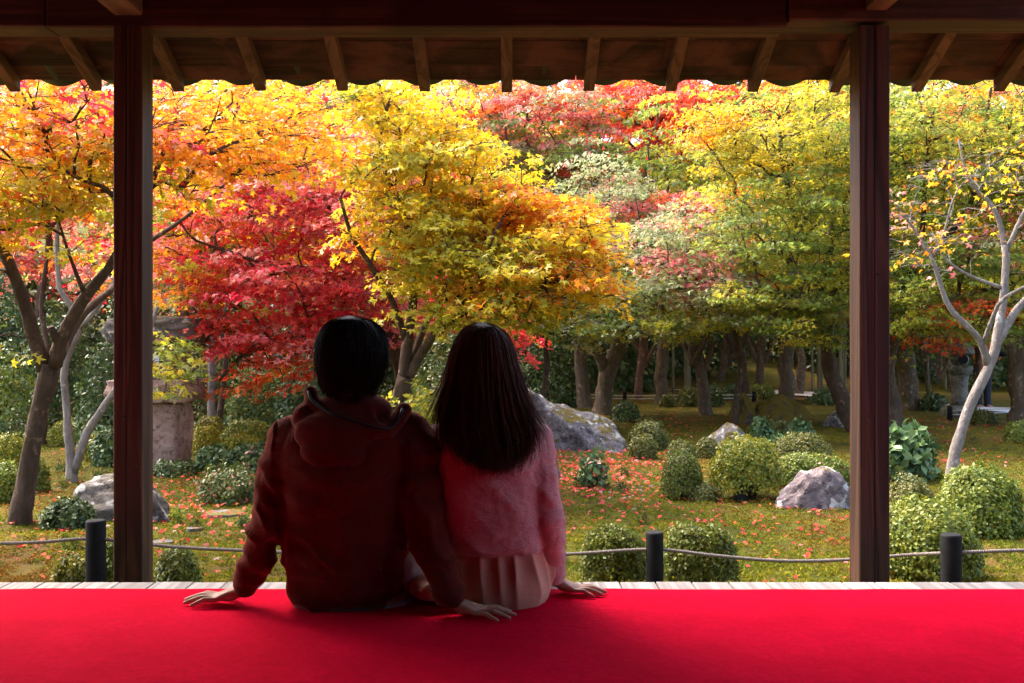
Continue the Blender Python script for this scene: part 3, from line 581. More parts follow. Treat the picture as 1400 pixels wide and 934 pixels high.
grow_tree('maple_tree', 'yellow-green maple with drooping layered sprays beside the second timber post', 'tree',
    np.vstack([down(None, 14.2, 1172, .15), tp((1170, 592, 14.2, 15), (1150, 545, 14.2, 13), (1133, 500, 14.2, 12), (1128, 450, 14.1, 11), (1122, 400, 14.0, 9.5)) ]),
    [tp((1123, 410, 14, 7), (1105, 350, 13.8, 6), (1085, 290, 13.6, 5), (1070, 220, 13.5, 4), (1065, 160, 13.4, 2.5)), tp((1122, 402, 14, 7), (1135, 330, 14, 6), (1140, 260, 14, 4.5), (1120, 180, 14, 3)), tp((1126, 430, 14, 5), (1090, 410, 13.5, 4), (1050, 395, 13, 3), (1015, 385, 12.8, 2)), tp((1128, 460, 14.1, 5), (1110, 430, 13.9, 4), (1070, 340, 13.6, 3)), tp((1124, 415, 14, 5), (1180, 360, 13.8, 4), (1230, 330, 13.6, 3))],
    [(1070, 190, 13.3, .9, .8, .4, 'ygyY', 1), (1120, 150, 13.5, .7, .8, .35, 'ygy', 1), (1010, 200, 13.2, .4, .6, .3, 'YyY', 1), (1050, 290, 13.2, .8, .8, .35, 'gyg', 1), (1130, 280, 13.6, .6, .8, .5, 'ggy', 1), (1080, 360, 13.2, .8, .8, .2, 'gyg', 1), (1010, 330, 12.9, .4, .6, .25, 'ggs', 1), (1100, 420, 13.2, .6, .7, .15, 'ggg', 1), (1030, 420, 13, .6, .6, .12, 'gyo', 1), (1120, 460, 13.4, .4, .5, .1, 'gOy', 1), (1190, 250, 13.6, .6, .7, .6, 'ggy', 1), (1180, 400, 13.5, .6, .7, .2, 'ggg', 1), (970, 170, 13.4, .35, .5, .3, 'YyO', 1), (1050, 440, 12.8, .4, .5, .08, 'gyg', 1), (1130, 430, 12.9, .5, .5, .08, 'gyo', 1), (1000, 395, 12.7, .3, .5, .12, 'gys', 1), (1150, 350, 13, .4, .5, .2, 'gyg', 1)],
    24, 290, 29000, .060, LEAF3, spray=.46, tw=.013)
grow_tree('maple_tree', 'green and lime maple with thin upright stems behind the bare pale tree', 'tree',
    np.vstack([down(None, 13.5, 1230, .13), tp((1228, 600, 13.5, 13), (1222, 560, 13.5, 12), (1216, 510, 13.5, 11), (1225, 450, 13.4, 9), (1238, 390, 13.2, 8))]),
    [tp((1237, 395, 13.2, 5.5), (1260, 320, 12.8, 4.5), (1265, 250, 12.5, 3.5), (1275, 160, 12.3, 2.5)), tp((1237, 392, 13.2, 6), (1290, 330, 12.6, 5), (1330, 270, 12.3, 4), (1345, 190, 12.1, 3), (1355, 120, 12, 2)), tp((1230, 430, 13.3, 5), (1290, 410, 12.8, 4), (1350, 400, 12.4, 3), (1400, 380, 12.2, 2)), tp((1235, 400, 13.2, 4), (1215, 330, 13, 3.5), (1210, 250, 12.8, 2.5)), tp((1345, 200, 12.1, 3), (1390, 180, 11.8, 3.5), (1440, 150, 11.6, 3))],
    [(1290, 180, 12.2, .8, .8, .45, 'ygg', 1), (1380, 170, 11.9, .7, .8, .45, 'ygO', .9), (1250, 270, 12.7, .6, .7, .45, 'ggy', 1), (1340, 260, 12.2, .8, .7, .3, 'ggy', 1), (1400, 290, 11.9, .6, .6, .4, 'gyP', 1), (1260, 360, 12.6, .7, .7, .2, 'ggg', 1), (1340, 350, 12.2, .8, .7, .22, 'ggs', 1), (1250, 430, 12.4, .5, .6, .14, 'ggy', 1.1), (1320, 420, 12.3, .6, .6, .12, 'gyS', 1), (1400, 400, 12, .5, .6, .2, 'gys', 1), (1230, 180, 12.8, .5, .6, .5, 'ygg', 1), (1460, 230, 11.8, .6, .7, .7, 'ygO', 1), (1270, 470, 12.6, .3, .4, .08, 'gOS', 1), (1360, 450, 12.2, .4, .5, .08, 'gyg', 1), (1230, 390, 12.2, .3, .5, .2, 'ggy', 1), (1290, 440, 12.2, .4, .5, .08, 'gSy', 1)],
    25, 270, 26000, .060, LEAF3, spray=.46, tw=.012)
# pale almost bare tree on the right
grow_tree('bare_tree', 'pale grey almost leafless tree leaning over the clipped shrubs', 'tree',
    np.vstack([down(None, 8.9, 1294, .075), tp((1297, 668, 8.9, 11), (1306, 620, 8.9, 10.5), (1318, 575, 8.9, 10), (1338, 530, 8.9, 9.5), (1352, 500, 8.9, 9.5), (1362, 470, 8.9, 9), (1370, 420, 8.9, 7.5), (1376, 360, 8.9, 6.5), (1374, 335, 8.9, 6))]),
    [tp((1350, 500, 8.9, 8), (1343, 470, 8.85, 6.5), (1322, 445, 8.8, 5.5), (1298, 420, 8.8, 5), (1285, 385, 8.8, 4.5), (1275, 355, 8.8, 3.8), (1258, 325, 8.8, 3), (1240, 300, 8.75, 2), (1222, 275, 8.7, 1.2)), tp((1344, 472, 8.85, 4.5), (1357, 435, 8.7, 4), (1368, 412, 8.6, 3.5), (1390, 398, 8.5, 3), (1425, 380, 8.4, 2.2)),
     tp((1375, 345, 8.9, 5), (1366, 300, 8.9, 4.5), (1352, 275, 8.9, 4), (1330, 255, 8.9, 3), (1318, 225, 8.9, 2), (1310, 190, 8.9, 1.2)), tp((1360, 475, 8.9, 8), (1385, 430, 8.9, 7), (1415, 395, 8.9, 6), (1450, 350, 8.9, 4)), tp((1374, 395, 8.9, 4), (1345, 385, 8.9, 3.5), (1312, 370, 8.85, 3), (1290, 350, 8.8, 2), (1275, 320, 8.8, 1.3)), tp((1376, 345, 8.9, 4.5), (1395, 300, 8.9, 4), (1420, 250, 8.9, 3), (1430, 190, 8.9, 2)), tp((1275, 355, 8.8, 2.5), (1290, 320, 8.75, 2), (1300, 280, 8.7, 1.3))],
    [(1260, 320, 8.7, .3, .3, .12, 'OPY', 1), (1235, 300, 8.7, .22, .3, .15, 'PO', 1), (1375, 260, 8.8, .3, .3, .2, 'Yy', .8), (1305, 270, 8.8, .35, .3, .25, 'YO', .6), (1420, 220, 8.8, .3, .3, .4, 'YyO', .8), (1290, 350, 8.8, .3, .3, .12, 'PO', .5), (1385, 220, 8.8, .25, .3, .1, 'Yy', 1), (1330, 240, 8.8, .3, .3, .2, 'OY', .5)],
    26, 80, 360, .046, LEAF5, bmat='bark_pale', twig_mat='bark_pale', spray=.4, tw=.008, slim=.72, air=1.0)
# trunks standing farther back, each with its own crown
def far_tree(px, pyb, r, lean, pal, seed, label, H=430, bm='bark_dark', n=9000, group=None, rx=1.6, fork=None, ls=.105):
    d = 1769/(pyb-467); q = d/20
    tr = np.vstack([down(None, d, px, r/F*d*1.05), tp((px, pyb-6, d, r), (px+lean*.35, pyb-45/q, d, r*.9), (px+lean*.8, pyb-100/q, d, r*.8), (px+lean, H+60, d, r*.65), (px+lean*1.2, H-60, d, r*.45))])
    lb = [tp((px+lean, H+60, d, r*.5), (px+lean+40, H-20, d-.6, r*.35), (px+lean+80, H-80, d-1, r*.2)), tp((px+lean, H+50, d, r*.5), (px+lean-45, H-20, d+.4, r*.35), (px+lean-70, H-100, d+.6, r*.2))]
    if fork: lb.append(tp((px+lean*.35, pyb-45/q, d, r*.6), (px+fork*.5, pyb-80/q, d, r*.5), (px+fork, pyb-130/q, d, r*.4), (px+fork*1.2, H, d, r*.25)))
    cx = px+lean
    bl = [(cx, H-120, d, rx, rx*.8, 1.1, pal, 1), (cx+50, H-50, d-.6, rx*.7, rx*.6, .5, pal, 1), (cx-50, H-60, d+.3, rx*.7, rx*.6, .5, pal, 1), (cx+20, H-220, d, rx*.9, rx*.7, .9, pal, 1)]
    return grow_tree('maple_tree', label, 'tree', tr, lb, bl, seed, int(n/110), n, ls, LEAF3, bmat=bm, spray=.6, tw=.02, group=group, step=.25, slim=.72)
far_tree(965, 567, 12, -18, 'gyg', 31, 'dark mossy maple trunk splitting into two stems on open moss', H=440, fork=12, n=11000, rx=1.5)
far_tree(1020, 548, 9, -14, 'sgy', 32, 'grey leaning maple trunk behind the moss-covered rock group', H=430, bm='bark', n=9000)
far_tree(1075, 548, 15, 2, 'yoO', 33, 'thick straight mossy tree trunk rising behind the moss-covered rock group', H=410, n=9000)
far_tree(1037, 533, 8, 6, 'oyg', 34, 'slim dark trunk standing in the shade behind the straight mossy trunk', H=440, n=7000, fork=-25)
far_tree(872, 545, 8, 10, 'gys', 35, 'small reddish trunk just behind the big lichen rock', H=440, bm='bark_red', n=7000, rx=1.2)
far_tree(757, 548, 7, -12, 'ygR', 36, 'thin brown trunk leaning beside the long-haired woman', H=430, bm='bark', n=7000, rx=1.2)
far_tree(1243, 562, 19, -12, 'gyO', 37, 'massive dark trunk with flared base behind the second timber post', H=430, n=10000)
far_tree(1272, 563, 5, -12, 'gSO', 38, 'thin crooked dark stem near the stone lantern on the path', H=440, n=5000, rx=1.0)
far_tree(1396, 583, 24, 6, 'gyy', 39, 'thick dark double trunk beside the photographer on the path', H=430, n=9000, fork=-25)
far_tree(1305, 553, 5, -22, 'SOy', 40, 'thin red-leaved stem behind the stone lantern on the path', H=460, n=5000, rx=1.1)
far_tree(289, 592, 8, 0, 'yOY', 41, 'thin pale trunk rising behind the rough stone lantern', H=400, bm='bark_pale', n=8000, rx=1.2, ls=.09)
far_tree(985, 532, 7, 10, 'gyY', 42, 'thin distant trunk between the forked maple and the leaning grey maple', H=440, n=6000)

# slender maples filling the middle distance
def mid_tree(px, d, pal, seed, label, top=170, n=9500, r=5, rx=1.1, low=430):
    tr = np.vstack([down(None, d, px, r/F*d*1.1), tp((px, 467+1500/d, d, r), (px+8, 490, d, r*.9), (px-4, 420, d, r*.75), (px+6, 330, d, r*.5), (px, 240, d, r*.3))])
    bl = [(px, top+40, d, rx*.8, rx*.8, .6, pal, 1), (px-35, (top+low)/2-20, d-.4, rx, rx*.8, .5, pal, 1), (px+35, (top+low)/2+20, d+.3, rx, rx*.8, .5, pal, 1), (px, low-40, d, rx, rx*.8, .35, pal, 1)]
    return grow_tree('maple_tree', label, 'tree', tr, [], bl, seed, 80, n, .078, LEAF3, bmat='bark', spray=.5, tw=.014)
mid_tree(640, 14.5, 'ygy', 51, 'slender lime green maple half hidden behind the golden maple', top=230, low=460)
mid_tree(455, 14.5, 'POR', 52, 'slender pink and orange maple behind the crimson maple', top=150, low=330)
mid_tree(300, 13.5, 'OPY', 53, 'slender orange maple rising over the rough stone lantern', top=150, low=300)
mid_tree(1005, 15.5, 'gyO', 54, 'slender green and orange maple beside the sage green maple', top=260, low=460)
mid_tree(740, 15.0, 'gsy', 55, 'slender dull green maple above the long lichen rock', top=300, low=470)
mid_tree(1180, 16.0, 'gyo', 56, 'slender shaded green maple behind the second timber post', top=200, low=460)
mid_tree(60, 12.5, 'PRO', 57, 'slender pinkish red maple glimpsed behind the forked brown maple', top=160, low=300, rx=1.3)
mid_tree(1330, 16.0, 'gyO', 58, 'slender green maple behind the stone lantern on the path', top=250, low=460)
# woodland behind: individual crowns on the rising ground
bg_rows = [
 (-60, 24, 'RPO', 120), (60, 20, 'RRP', 150), (170, 26, 'POP', 110), (255, 19, 'OYP', 170), (330, 24, 'oPe', 110), (410, 21, 'POR', 160), (470, 27, 'OPo', 100), (560, 24, 'YOo', 110), (640, 28, 'ego', 90), (690, 25, 'sgP', 110),
 (760, 29, 'PsO', 95), (850, 28, 'SSO', 110), (930, 30, 'SPR', 90), (1010, 26, 'OSY', 110), (1090, 24, 'yYO', 130), (1160, 28, 'gyO', 100), (1240, 23, 'ygO', 130), (1320, 27, 'OyP', 110), (1400, 22, 'yPO', 130), (1480, 25, 'gOY', 110), (-150, 22, 'OYy', 120), (600, 33, 'eeg', 80), (350, 34, 'eeo', 80), (1130, 34, 'egy', 80), (120, 32, 'eeg', 80)]+[(q_, 40+(i_ % 3)*3, ('eog', 'eoP', 'eeo')[i_ % 3], 100) for i_, q_ in enumerate(range(-120, 1600, 125))]
bnames = {'R': 'crimson', 'P': 'dusky pink', 'O': 'orange', 'Y': 'golden', 'S': 'scarlet', 'y': 'yellow-green', 'g': 'green', 'o': 'olive', 'e': 'dark evergreen', 's': 'sage'}
for k, (px, d, pal, topy) in enumerate(bg_rows):
    gz = GZ((px-700)/F*d, d); topy -= 45; p = P(px, topy, d); x = p.x; H = (467-topy)/F*d+CZ
    tr = np.array([(x, d, gz-.2, .13), (x+.1, d, gz+.8, .115), (x-.1, d, gz+2, .10), (x+.1, d, gz+3.2, .08), (x, d, max(gz+4, H-1.2), .05)])
    def pyh(h): return 467-(h-CZ)*F/d
    lo = max(2.2, gz+1.6); mid = (lo+H)/2
    wd_ = 1.0 if d < 38 else 1.5
    bl = [(px, pyh(H-.9), d, 2.0*wd_, 1.3, 1.1, pal, 1), (px-60, pyh(mid+.6), d-.4, 1.6, 1.2, 1.0, pal, 1), (px+60, pyh(mid+.3), d+.3, 1.6, 1.2, 1.0, pal, 1), (px, pyh(mid), d-.9, 1.7, 1.0, 1.2, pal, 1), (px, pyh(lo+.7), d, 1.6, 1.1, .7, pal, 1)]
    ev = pal[0] == 'e'
    nm = [bnames[c_] for c_ in dict.fromkeys(pal)]
    grow_tree('evergreen_tree' if ev else 'woodland_tree', ('dark evergreen tree standing at the back of the garden' if ev else f'distant {", ".join(nm)} leaved tree in the woodland at the back'), 'tree', tr, [], bl, 100+k, 70, 5200 if d < 38 else 3500, .15 if not ev else (.17 if d < 38 else .3), LEAF3, bmat='bark_dark', lmat='leaf', group='woodland trees at the back of the garden', spray=.75, tw=.03, step=.4, flat=.12)

# ------------------------------------------------------------------ rocks
def rock(name, label, px0, px1, pyt, pyb, mat, seed, cat='rock', prof=None, dep=.8, group=None, d=None, sub=5, ang=.5):
    """a boulder whose width and height are measured on the photograph; prof: top outline (u, h) 0..1"""
    d = d or 1769/(pyb-467); wd = (px1-px0)/F*d/2; xc = ((px0+px1)/2-700)/F*d; gz = GZ(xc, d+wd*dep*.5)
    yc = d+wd*dep*.55; H = (pyb-pyt)/F*d*yc/d*.98
    bm = bmesh.new(); bmesh.ops.create_icosphere(bm, subdivisions=sub, radius=1); r_ = random.Random(seed)
    planes = []
    for _ in range(19):
        n_ = Vector((r_.uniform(-1, 1), r_.uniform(-1, 1), r_.uniform(-.25, .9))).normalized(); planes.append((n_, r_.uniform(.58, .92)))
    for v_ in bm.verts:
        p = v_.co.normalized(); q = 1.0
        for n_, k in planes:
            dt = p.dot(n_)
            if dt > .01: q = min(q, k/dt)
        q = q*(1-ang)+ang*min(q, .97)
        q += .07*noise.noise(p*1.7+Vector((seed*3.1, 0, 0)))+.045*noise.noise(p*4+Vector((0, seed, 0)))+.022*abs(noise.noise(p*9+Vector((0, 0, seed))))+.012*noise.noise(p*19+Vector((seed, 0, seed)))-.05*max(0, .25-abs(noise.noise(p*2.6+Vector((seed, 5, 0)))))*4*.5
        if mat == 'rock_moss': q += .05*noise.noise(p*6+Vector((seed, 1, 0)))+.05*abs(noise.noise(p*3.3+Vector((seed, 1, 0))))+.02*noise.noise(p*15)
        v_.co = p*q
    mx = max(v_.co.x for v_ in bm.verts); mn = min(v_.co.x for v_ in bm.verts); mz = max(v_.co.z for v_ in bm.verts)
    for v_ in bm.verts:
        u = (v_.co.x-mn)/(mx-mn); z = v_.co.z/mz
        top = 1.0 if prof is None else float(np.interp(u, [a for a, _ in prof], [c_ for _, c_ in prof]))
        zz = z*H*top if z > 0 else z*H*.35
        if prof is not None and z > 0: zz = H*min(top, (z**.62)*1.12*top)+.05*H*noise.noise(v_.co*5)+.035*H*noise.noise(v_.co*11+Vector((seed, 0, 0)))
        v_.co = Vector(((u-.5)*2*wd, v_.co.y*wd*dep, zz))
    me = bpy.data.meshes.new(name); bm.to_mesh(me); bm.free()
    me.polygons.foreach_set('use_smooth', np.ones(len(me.polygons), bool))
    me.shade_flat() if hasattr(me, 'shade_flat') and sub < 4 else None
    o = link(name, me, M[mat]); o.location = (xc, yc, gz-.01); tag(o, label, cat, group); return o
rock('boulder', 'big rounded grey-brown boulder behind the first timber post', 76, 236, 650, 712, 'rock_brown', 1, prof=[(0, .5), (.08, .78), (.2, .93), (.4, 1), (.7, .99), (.88, .9), (1, .55)], dep=.7)
rock('rock', 'long lichen-spotted grey rock sloping down beside the woman', 640, 864, 528, 617, 'rock', 2, prof=[(0, .5), (.15, .9), (.3, 1), (.42, .86), (.5, .72), (.62, .64), (.75, .58), (.88, .48), (.96, .3), (1, .12)], dep=.55)
rock('rock', 'peaked pale grey rock behind the leggy round azalea', 957, 1052, 575, 616, 'rock', 3, prof=[(0, .25), (.1, .6), (.3, .85), (.42, 1), (.55, .9), (.75, .55), (1, .15)], dep=.6)
rock('rock', 'pinkish craggy rock at the foot of the second timber post', 1064, 1182, 636, 694, 'rock_pink', 4, prof=[(0, .4), (.12, .52), (.25, .62), (.36, .86), (.45, .84), (.6, 1), (.75, .9), (.9, .6), (1, .3)], dep=.65)
rock('rock', 'small grey rock beyond the moss-covered rock group', 1124, 1176, 556, 583, 'rock', 5, dep=.7, prof=[(0, .2), (.3, .6), (.7, 1), (1, .8)])
mr = rock('mossy_rock', 'low dark moss-covered rock, wide one in front of the straight trunk', 1020, 1121, 538, 581, 'rock_moss', 6, dep=.6, prof=[(0, .7), (.15, 1), (.3, .85), (.5, 1), (.65, .8), (.8, .85), (.9, .6), (1, .4)])
rock('mossy_rock', 'blocky moss-covered rock at the end of the rock group', 1000, 1038, 537, 581, 'rock_moss', 7, dep=.9, prof=[(0, .8), (.4, 1), (.8, .95), (1, .6)])
rock('rock', 'grey boulder in the shrubs behind the brown maple trunk', 3, 45, 560, 590, 'rock', 8, dep=.8)
rock('rock', 'small pale stone half hidden by the woman in the pink sweater', 742, 768, 622, 652, 'rock', 9, dep=.8, sub=4)
rock('rock', 'small grey stone beside the broad-leaved bush', 1213, 1224, 670, 690, 'rock', 10, dep=.8, sub=4)
for k, (px, py, wx, lb) in enumerate([(308, 702, 58, 'flat stepping stone with fallen leaves near the loose shrub'), (222, 741, 30, 'small flat stepping stone close to the rope'), (266, 725, 24, 'small flat stepping stone further from the rope')]):
    d = 1769/(py-467); bm = bmesh.new(); n_ = 18; wd = wx/2/F*d; top, bot = [], []
    for a in range(n_):
        q = 1+.14*noise.noise(Vector((math.cos(a*math.tau/n_)*1.3, math.sin(a*math.tau/n_)*1.3, k*4.))); x, y = wd*q*math.cos(a*math.tau/n_), wd*.9*q*math.sin(a*math.tau/n_)
        top.append(bm.verts.new((x*.95, y*.95, .03))); bot.append(bm.verts.new((x, y, -.05)))
    for a in range(n_): bm.faces.new((bot[a], bot[(a+1) % n_], top[(a+1) % n_], top[a]))
    bm.faces.new(top); me = bpy.data.meshes.new('stepping_stone'); bm.to_mesh(me); bm.free(); x = (px-700)/F*d
    o = link('stepping_stone', me, M['flat']); o.location = (x, d, GZ(x, d)-.012); tag(o, lb, 'stone')

# ------------------------------------------------------------------ shrubs
AZ = [(.15, .21, .028), (.21, .25, .032), (.11, .16, .026), (.28, .29, .036)]          # bright azalea
AY = [(.30, .29, .022), (.37, .33, .026), (.22, .24, .025), (.42, .33, .026)]          # yellowing azalea
AO = [(.12, .135, .03), (.17, .17, .034), (.09, .115, .027), (.22, .19, .04)]         # olive azalea
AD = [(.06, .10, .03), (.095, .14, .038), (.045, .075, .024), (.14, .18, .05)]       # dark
AB = [(.085, .16, .06), (.12, .21, .075), (.065, .12, .045), (.20, .28, .09)]         # blue-green broad leaf
def shrub(label, px0, px1, pyt, pyb, pal, n, size, seed, name='clipped_shrub', cat='shrub', mat='shrubleaf', loose=.07, depth=.9, stems=7, base=.0, d=None, group='clipped shrubs on the moss', red=0.0, sq=2.4, tmpl=None, back=True):
    r_ = np.random.default_rng(1000+seed); d0 = d or 1769/(pyb-467); wd = (px1-px0)/F*d0/2; xc = ((px0+px1)/2-700)/F*d0
    yc = d0+wd*depth*(.6 if back else 0); gz = GZ(xc, yc); ztop = CZ+(467-pyt)/F*yc*.99; H = max(.08, ztop-gz)
    root = empty(name, (xc, yc, gz)); tag(root, label, cat, group)
    # stems
    Vs, Qs, off = [], [], 0
    for k in range(stems):
        a = r_.uniform(0, 2*np.pi); rr = r_.uniform(.3, .75); e = np.array([math.cos(a)*wd*rr, math.sin(a)*wd*depth*rr, H*r_.uniform(.55, .8)]); s = np.array([math.cos(a)*wd*.18, math.sin(a)*wd*.18, -.03])
        pts = np.stack([s, s*.5+e*.45+r_.normal(0, .02, 3), e])+np.array([xc, yc, gz]); q = resample(pts, .06)
        V, Q = tube_np(q, np.linspace(.011, .004, len(q))*max(.6, min(1.3, H/.45)), 6); link('stem', np_mesh('stem', V, Q, smooth=True), M['twig'], root)
    n = int(n*1.35) if mat == 'shrubleaf' else n; size = size*.86 if mat == 'shrubleaf' else size; nclu = n//6; u = unit(r_.standard_normal((nclu, 3))); u[:, 2] = np.abs(u[:, 2])*1.0-.12*r_.random(nclu)
    # superellipsoid mound
    ex = 2.0/sq; q = np.sign(u)*np.abs(u)**ex; q /= np.max(np.abs(np.stack([np.abs(q[:, 0])**sq+np.abs(q[:, 1])**sq+np.abs(q[:, 2])**sq], 0)), axis=0)[:, None]**(1/sq)
    f = 1-np.abs(r_.normal(0, .13, nclu)); nv = np.array([noise.noise(Vector((a[0]*2.4+seed, a[1]*2.4, a[2]*2.4))) for a in q]); nv2 = np.array([noise.noise(Vector((a[0]*6+seed, a[1]*6, a[2]*6))) for a in q])
    f *= 1+loose*1.6*nv+loose*nv2; f += r_.normal(0, loose*.35, nclu)
    ctr = q*f[:, None]*np.array([wd, wd*depth, H*(1-base)])+np.array([0, 0, H*base])
    keep = ctr[:, 2] > H*(.02+base*.6); ctr, qn = ctr[keep], unit(q[keep]/np.array([wd, wd*depth, H])); nclu = len(ctr)
    m_ = 6; pos = np.repeat(ctr, m_, 0); nn = np.repeat(qn, m_, 0); tot = len(pos); rnd = unit(r_.standard_normal((tot, 3)))
    ax = unit(nn*.55+rnd*.9+np.array([0, 0, .25])); nr = unit(nn+.75*unit(r_.standard_normal((tot, 3)))); pos = pos+rnd*size*.5
    pc = np.array(pal); cb = pc[r_.integers(0, len(pc), nclu)]; col = np.repeat(cb, m_, 0)*.6+pc[r_.integers(0, len(pc), tot)]*.4
    col *= r_.uniform(.75, 1.2, tot)[:, None]
    if red: k = r_.random(tot) < red; col[k] = np.array(PNK)[r_.integers(0, 4, k.sum())]
    cr = link('foliage', leaves_mesh('foliage', tmpl or OVAL, pos+np.array([xc, yc, gz]), ax, nr, size*r_.uniform(.7, 1.25, tot), np.clip(col, .005, .9)), M[mat], root); cr['kind'] = 'stuff'
    return root
# right
shrub('largest round clipped azalea beside the pale leaning tree', 1294, 1412, 640, 738, AZ, 9000, .032, 1, sq=2.3)
shrub('bright green dome shrub behind the short black rope post', 1196, 1356, 690, 800, AZ+AY[:1], 11000, .030, 2, d=5.35, base=.1, sq=2.2)
shrub('small loose azalea beside the foot of the pale leaning tree', 1220, 1282, 656, 704, AO, 3000, .028, 3, loose=.14)
shrub('leggy round azalea hiding a small dark box', 978, 1074, 600, 682, AY+AZ, 8500, .030, 4, base=.28, stems=14, loose=.08)
shrub('compact round azalea beside the leggy azalea', 907, 963, 620, 678, AZ+AO, 5000, .028, 5, stems=10, base=.06)
shrub('long low azalea hedge behind the pinkish craggy rock', 1050, 1176, 622, 668, AZ, 6500, .030, 6, depth=.4, loose=.05, red=.01)
shrub('wide dull azalea mound behind the long low hedge', 1062, 1142, 594, 628, AO, 4500, .034, 7)
shrub('small olive azalea in front of the moss-covered rocks', 1052, 1090, 577, 600, AO, 2200, .034, 8)
shrub('dark blue-green sprig left of the small olive azalea', 1030, 1056, 576, 604, AB, 700, .06, 9, name='leafy_shrub', mat='gloss', loose=.2)
shrub('dark blue-green sprig right of the small olive azalea', 1080, 1112, 580, 606, AB, 900, .06, 10, name='leafy_shrub', mat='gloss', loose=.2)
shrub('dark blue-green sprig tucked beside the dull azalea mound', 1058, 1080, 598, 618, AB, 600, .05, 33, name='leafy_shrub', mat='gloss', loose=.2)
shrub('broad-leaved blue-green bush beside the second timber post', 1205, 1278, 594, 656, AB, 1500, .105, 11, name='leafy_shrub', mat='gloss', loose=.16, stems=10)
shrub('clipped azalea hedge on the woman\'s side of the middle rope post', 796, 884, 724, 806, AO+AZ, 7000, .026, 12, d=5.15, base=.22, stems=16, depth=.6, sq=2.8)
shrub('clipped azalea hedge on the far side of the middle rope post', 908, 1010, 720, 806, AO+AZ, 8000, .026, 13, d=5.15, base=.16, stems=14, depth=.6, sq=2.8)
shrub('dark glossy low shrub against the end of the long lichen rock', 838, 876, 551, 578, AD, 1800, .045, 14, mat='gloss')
shrub('olive azalea mound just right of the long lichen rock', 862, 916, 577, 615, AO+AD[:1], 4200, .032, 15)
shrub('small olive azalea ball in front of the olive mound', 862, 900, 596, 628, AO, 2600, .030, 16)
shrub('low azalea clump touching the compact round azalea', 914, 954, 605, 630, AO, 2200, .030, 17)
shrub('tiny brown azalea tuft on the moss behind the olive mound', 872, 900, 571, 582, AO, 900, .034, 18)
shrub('small azalea by the peaked pale grey rock', 953, 984, 600, 626, AO, 1600, .030, 19)
shrub('small glossy sprig growing among the fallen red leaves', 792, 830, 630, 666, AB, 520, .055, 20, name='leafy_shrub', mat='gloss', loose=.3, red=.05)
shrub('small grey-green tuft at the foot of the compact round azalea', 948, 988, 664, 682, AO, 1200, .028, 21, loose=.2)
shrub('yellow-green mound by the trunk at the edge of the photographer\'s path', 1382, 1430, 577, 606, AZ, 2500, .036, 22)
shrub('squat olive hedge between distant trunks', 928, 962, 530, 556, AO, 2200, .05, 23)
shrub('tiny olive ball on the far moss', 904, 922, 540, 556, AO, 900, .05, 24)
shrub('dark leafy shrub behind the forked maple trunk', 968, 988, 530, 556, AD, 900, .07, 25, name='leafy_shrub', mat='gloss', loose=.15)
shrub('glossy variegated shrub in front of the pale path', 1114, 1158, 532, 553, AB, 900, .075, 26, name='leafy_shrub', mat='gloss', loose=.15)
shrub('low shrub under the grey leaning trunk', 992, 1014, 528, 548, AB, 800, .07, 27, name='leafy_shrub', mat='gloss', loose=.15)
shrub('trimmed green hedge behind the straight mossy trunk', 1022, 1062, 526, 545, AZ, 2200, .05, 28)
shrub('glossy shrub at the foot of the thin crooked stem', 1262, 1292, 541, 564, AD, 900, .07, 29, name='leafy_shrub', mat='gloss', loose=.15)
shrub('low olive shrub around the lantern plinth', 1328, 1366, 562, 580, AO, 1500, .05, 30)
shrub('bright yellow bush between distant trunks and rock', 776, 794, 538, 552, AY, 900, .05, 31)
# left
shrub('small dark glossy shrub in front of the big boulder', 54, 118, 690, 726, AD, 2200, .038, 40, mat='gloss', loose=.1)
shrub('loose leafy shrub with scattered red leaves near the stepping stone', 268, 352, 645, 690, AO+AD, 3000, .036, 41, loose=.18, red=.02)
shrub('small bright azalea tuft right behind the first timber post', 208, 266, 757, 810, AZ+AO, 4000, .024, 42, d=5.1, loose=.12)
shrub('leafy tuft beside the first black rope post', 138, 168, 745, 800, AZ, 1800, .03, 43, d=5.3, loose=.15)
shrub('low mossy tuft at the veranda edge', 70, 116, 764, 800, AY+AO, 2000, .026, 44, d=5.2, loose=.15)
shrub('yellowing azalea mound beside the rough lantern pillar', 262, 298, 584, 622, AY, 3200, .034, 45)
shrub('wide yellow azalea mound in front of the green azalea row', 296, 356, 594, 640, AY, 4600, .034, 46)
shrub('green azalea row beside the man\'s shoulder', 300, 372, 576, 612, AZ+AY[:1], 4000, .036, 47, depth=.5)
shrub('pale olive azalea mound behind the yellow azalea', 264, 304, 571, 600, AY+AO, 2600, .036, 48)
shrub('glossy leafy bush at the foot of the rough lantern', 264, 320, 616, 650, AB+AD, 1500, .05, 49, name='leafy_shrub', mat='gloss', loose=.16)
shrub('dark leafy bush touching the man\'s sleeve', 316, 366, 612, 648, AB+AD, 1500, .05, 50, name='leafy_shrub', mat='gloss', loose=.16, red=.02)
shrub('ferny green groundcover under the rough lantern', 196, 262, 634, 654, AD, 1400, .035, 51, mat='gloss', loose=.15)
shrub('yellow azalea mound beside the pale two-stemmed tree', 62, 116, 576, 610, AY+AZ, 3600, .036, 52)
shrub('yellow-green azalea behind the brown maple trunk', -12, 30, 596, 650, AY+AZ, 3600, .034, 53)
shrub('green azalea at the foot of the brown maple trunk', -30, 22, 634, 690, AZ, 4200, .032, 54)
shrub('dark azalea beside the brown maple trunk', 26, 60, 630, 672, AZ+AO, 2600, .034, 55)
shrub('bright yellow azalea beyond the pale stems', 104, 150, 596, 630, AY, 2600, .036, 56)
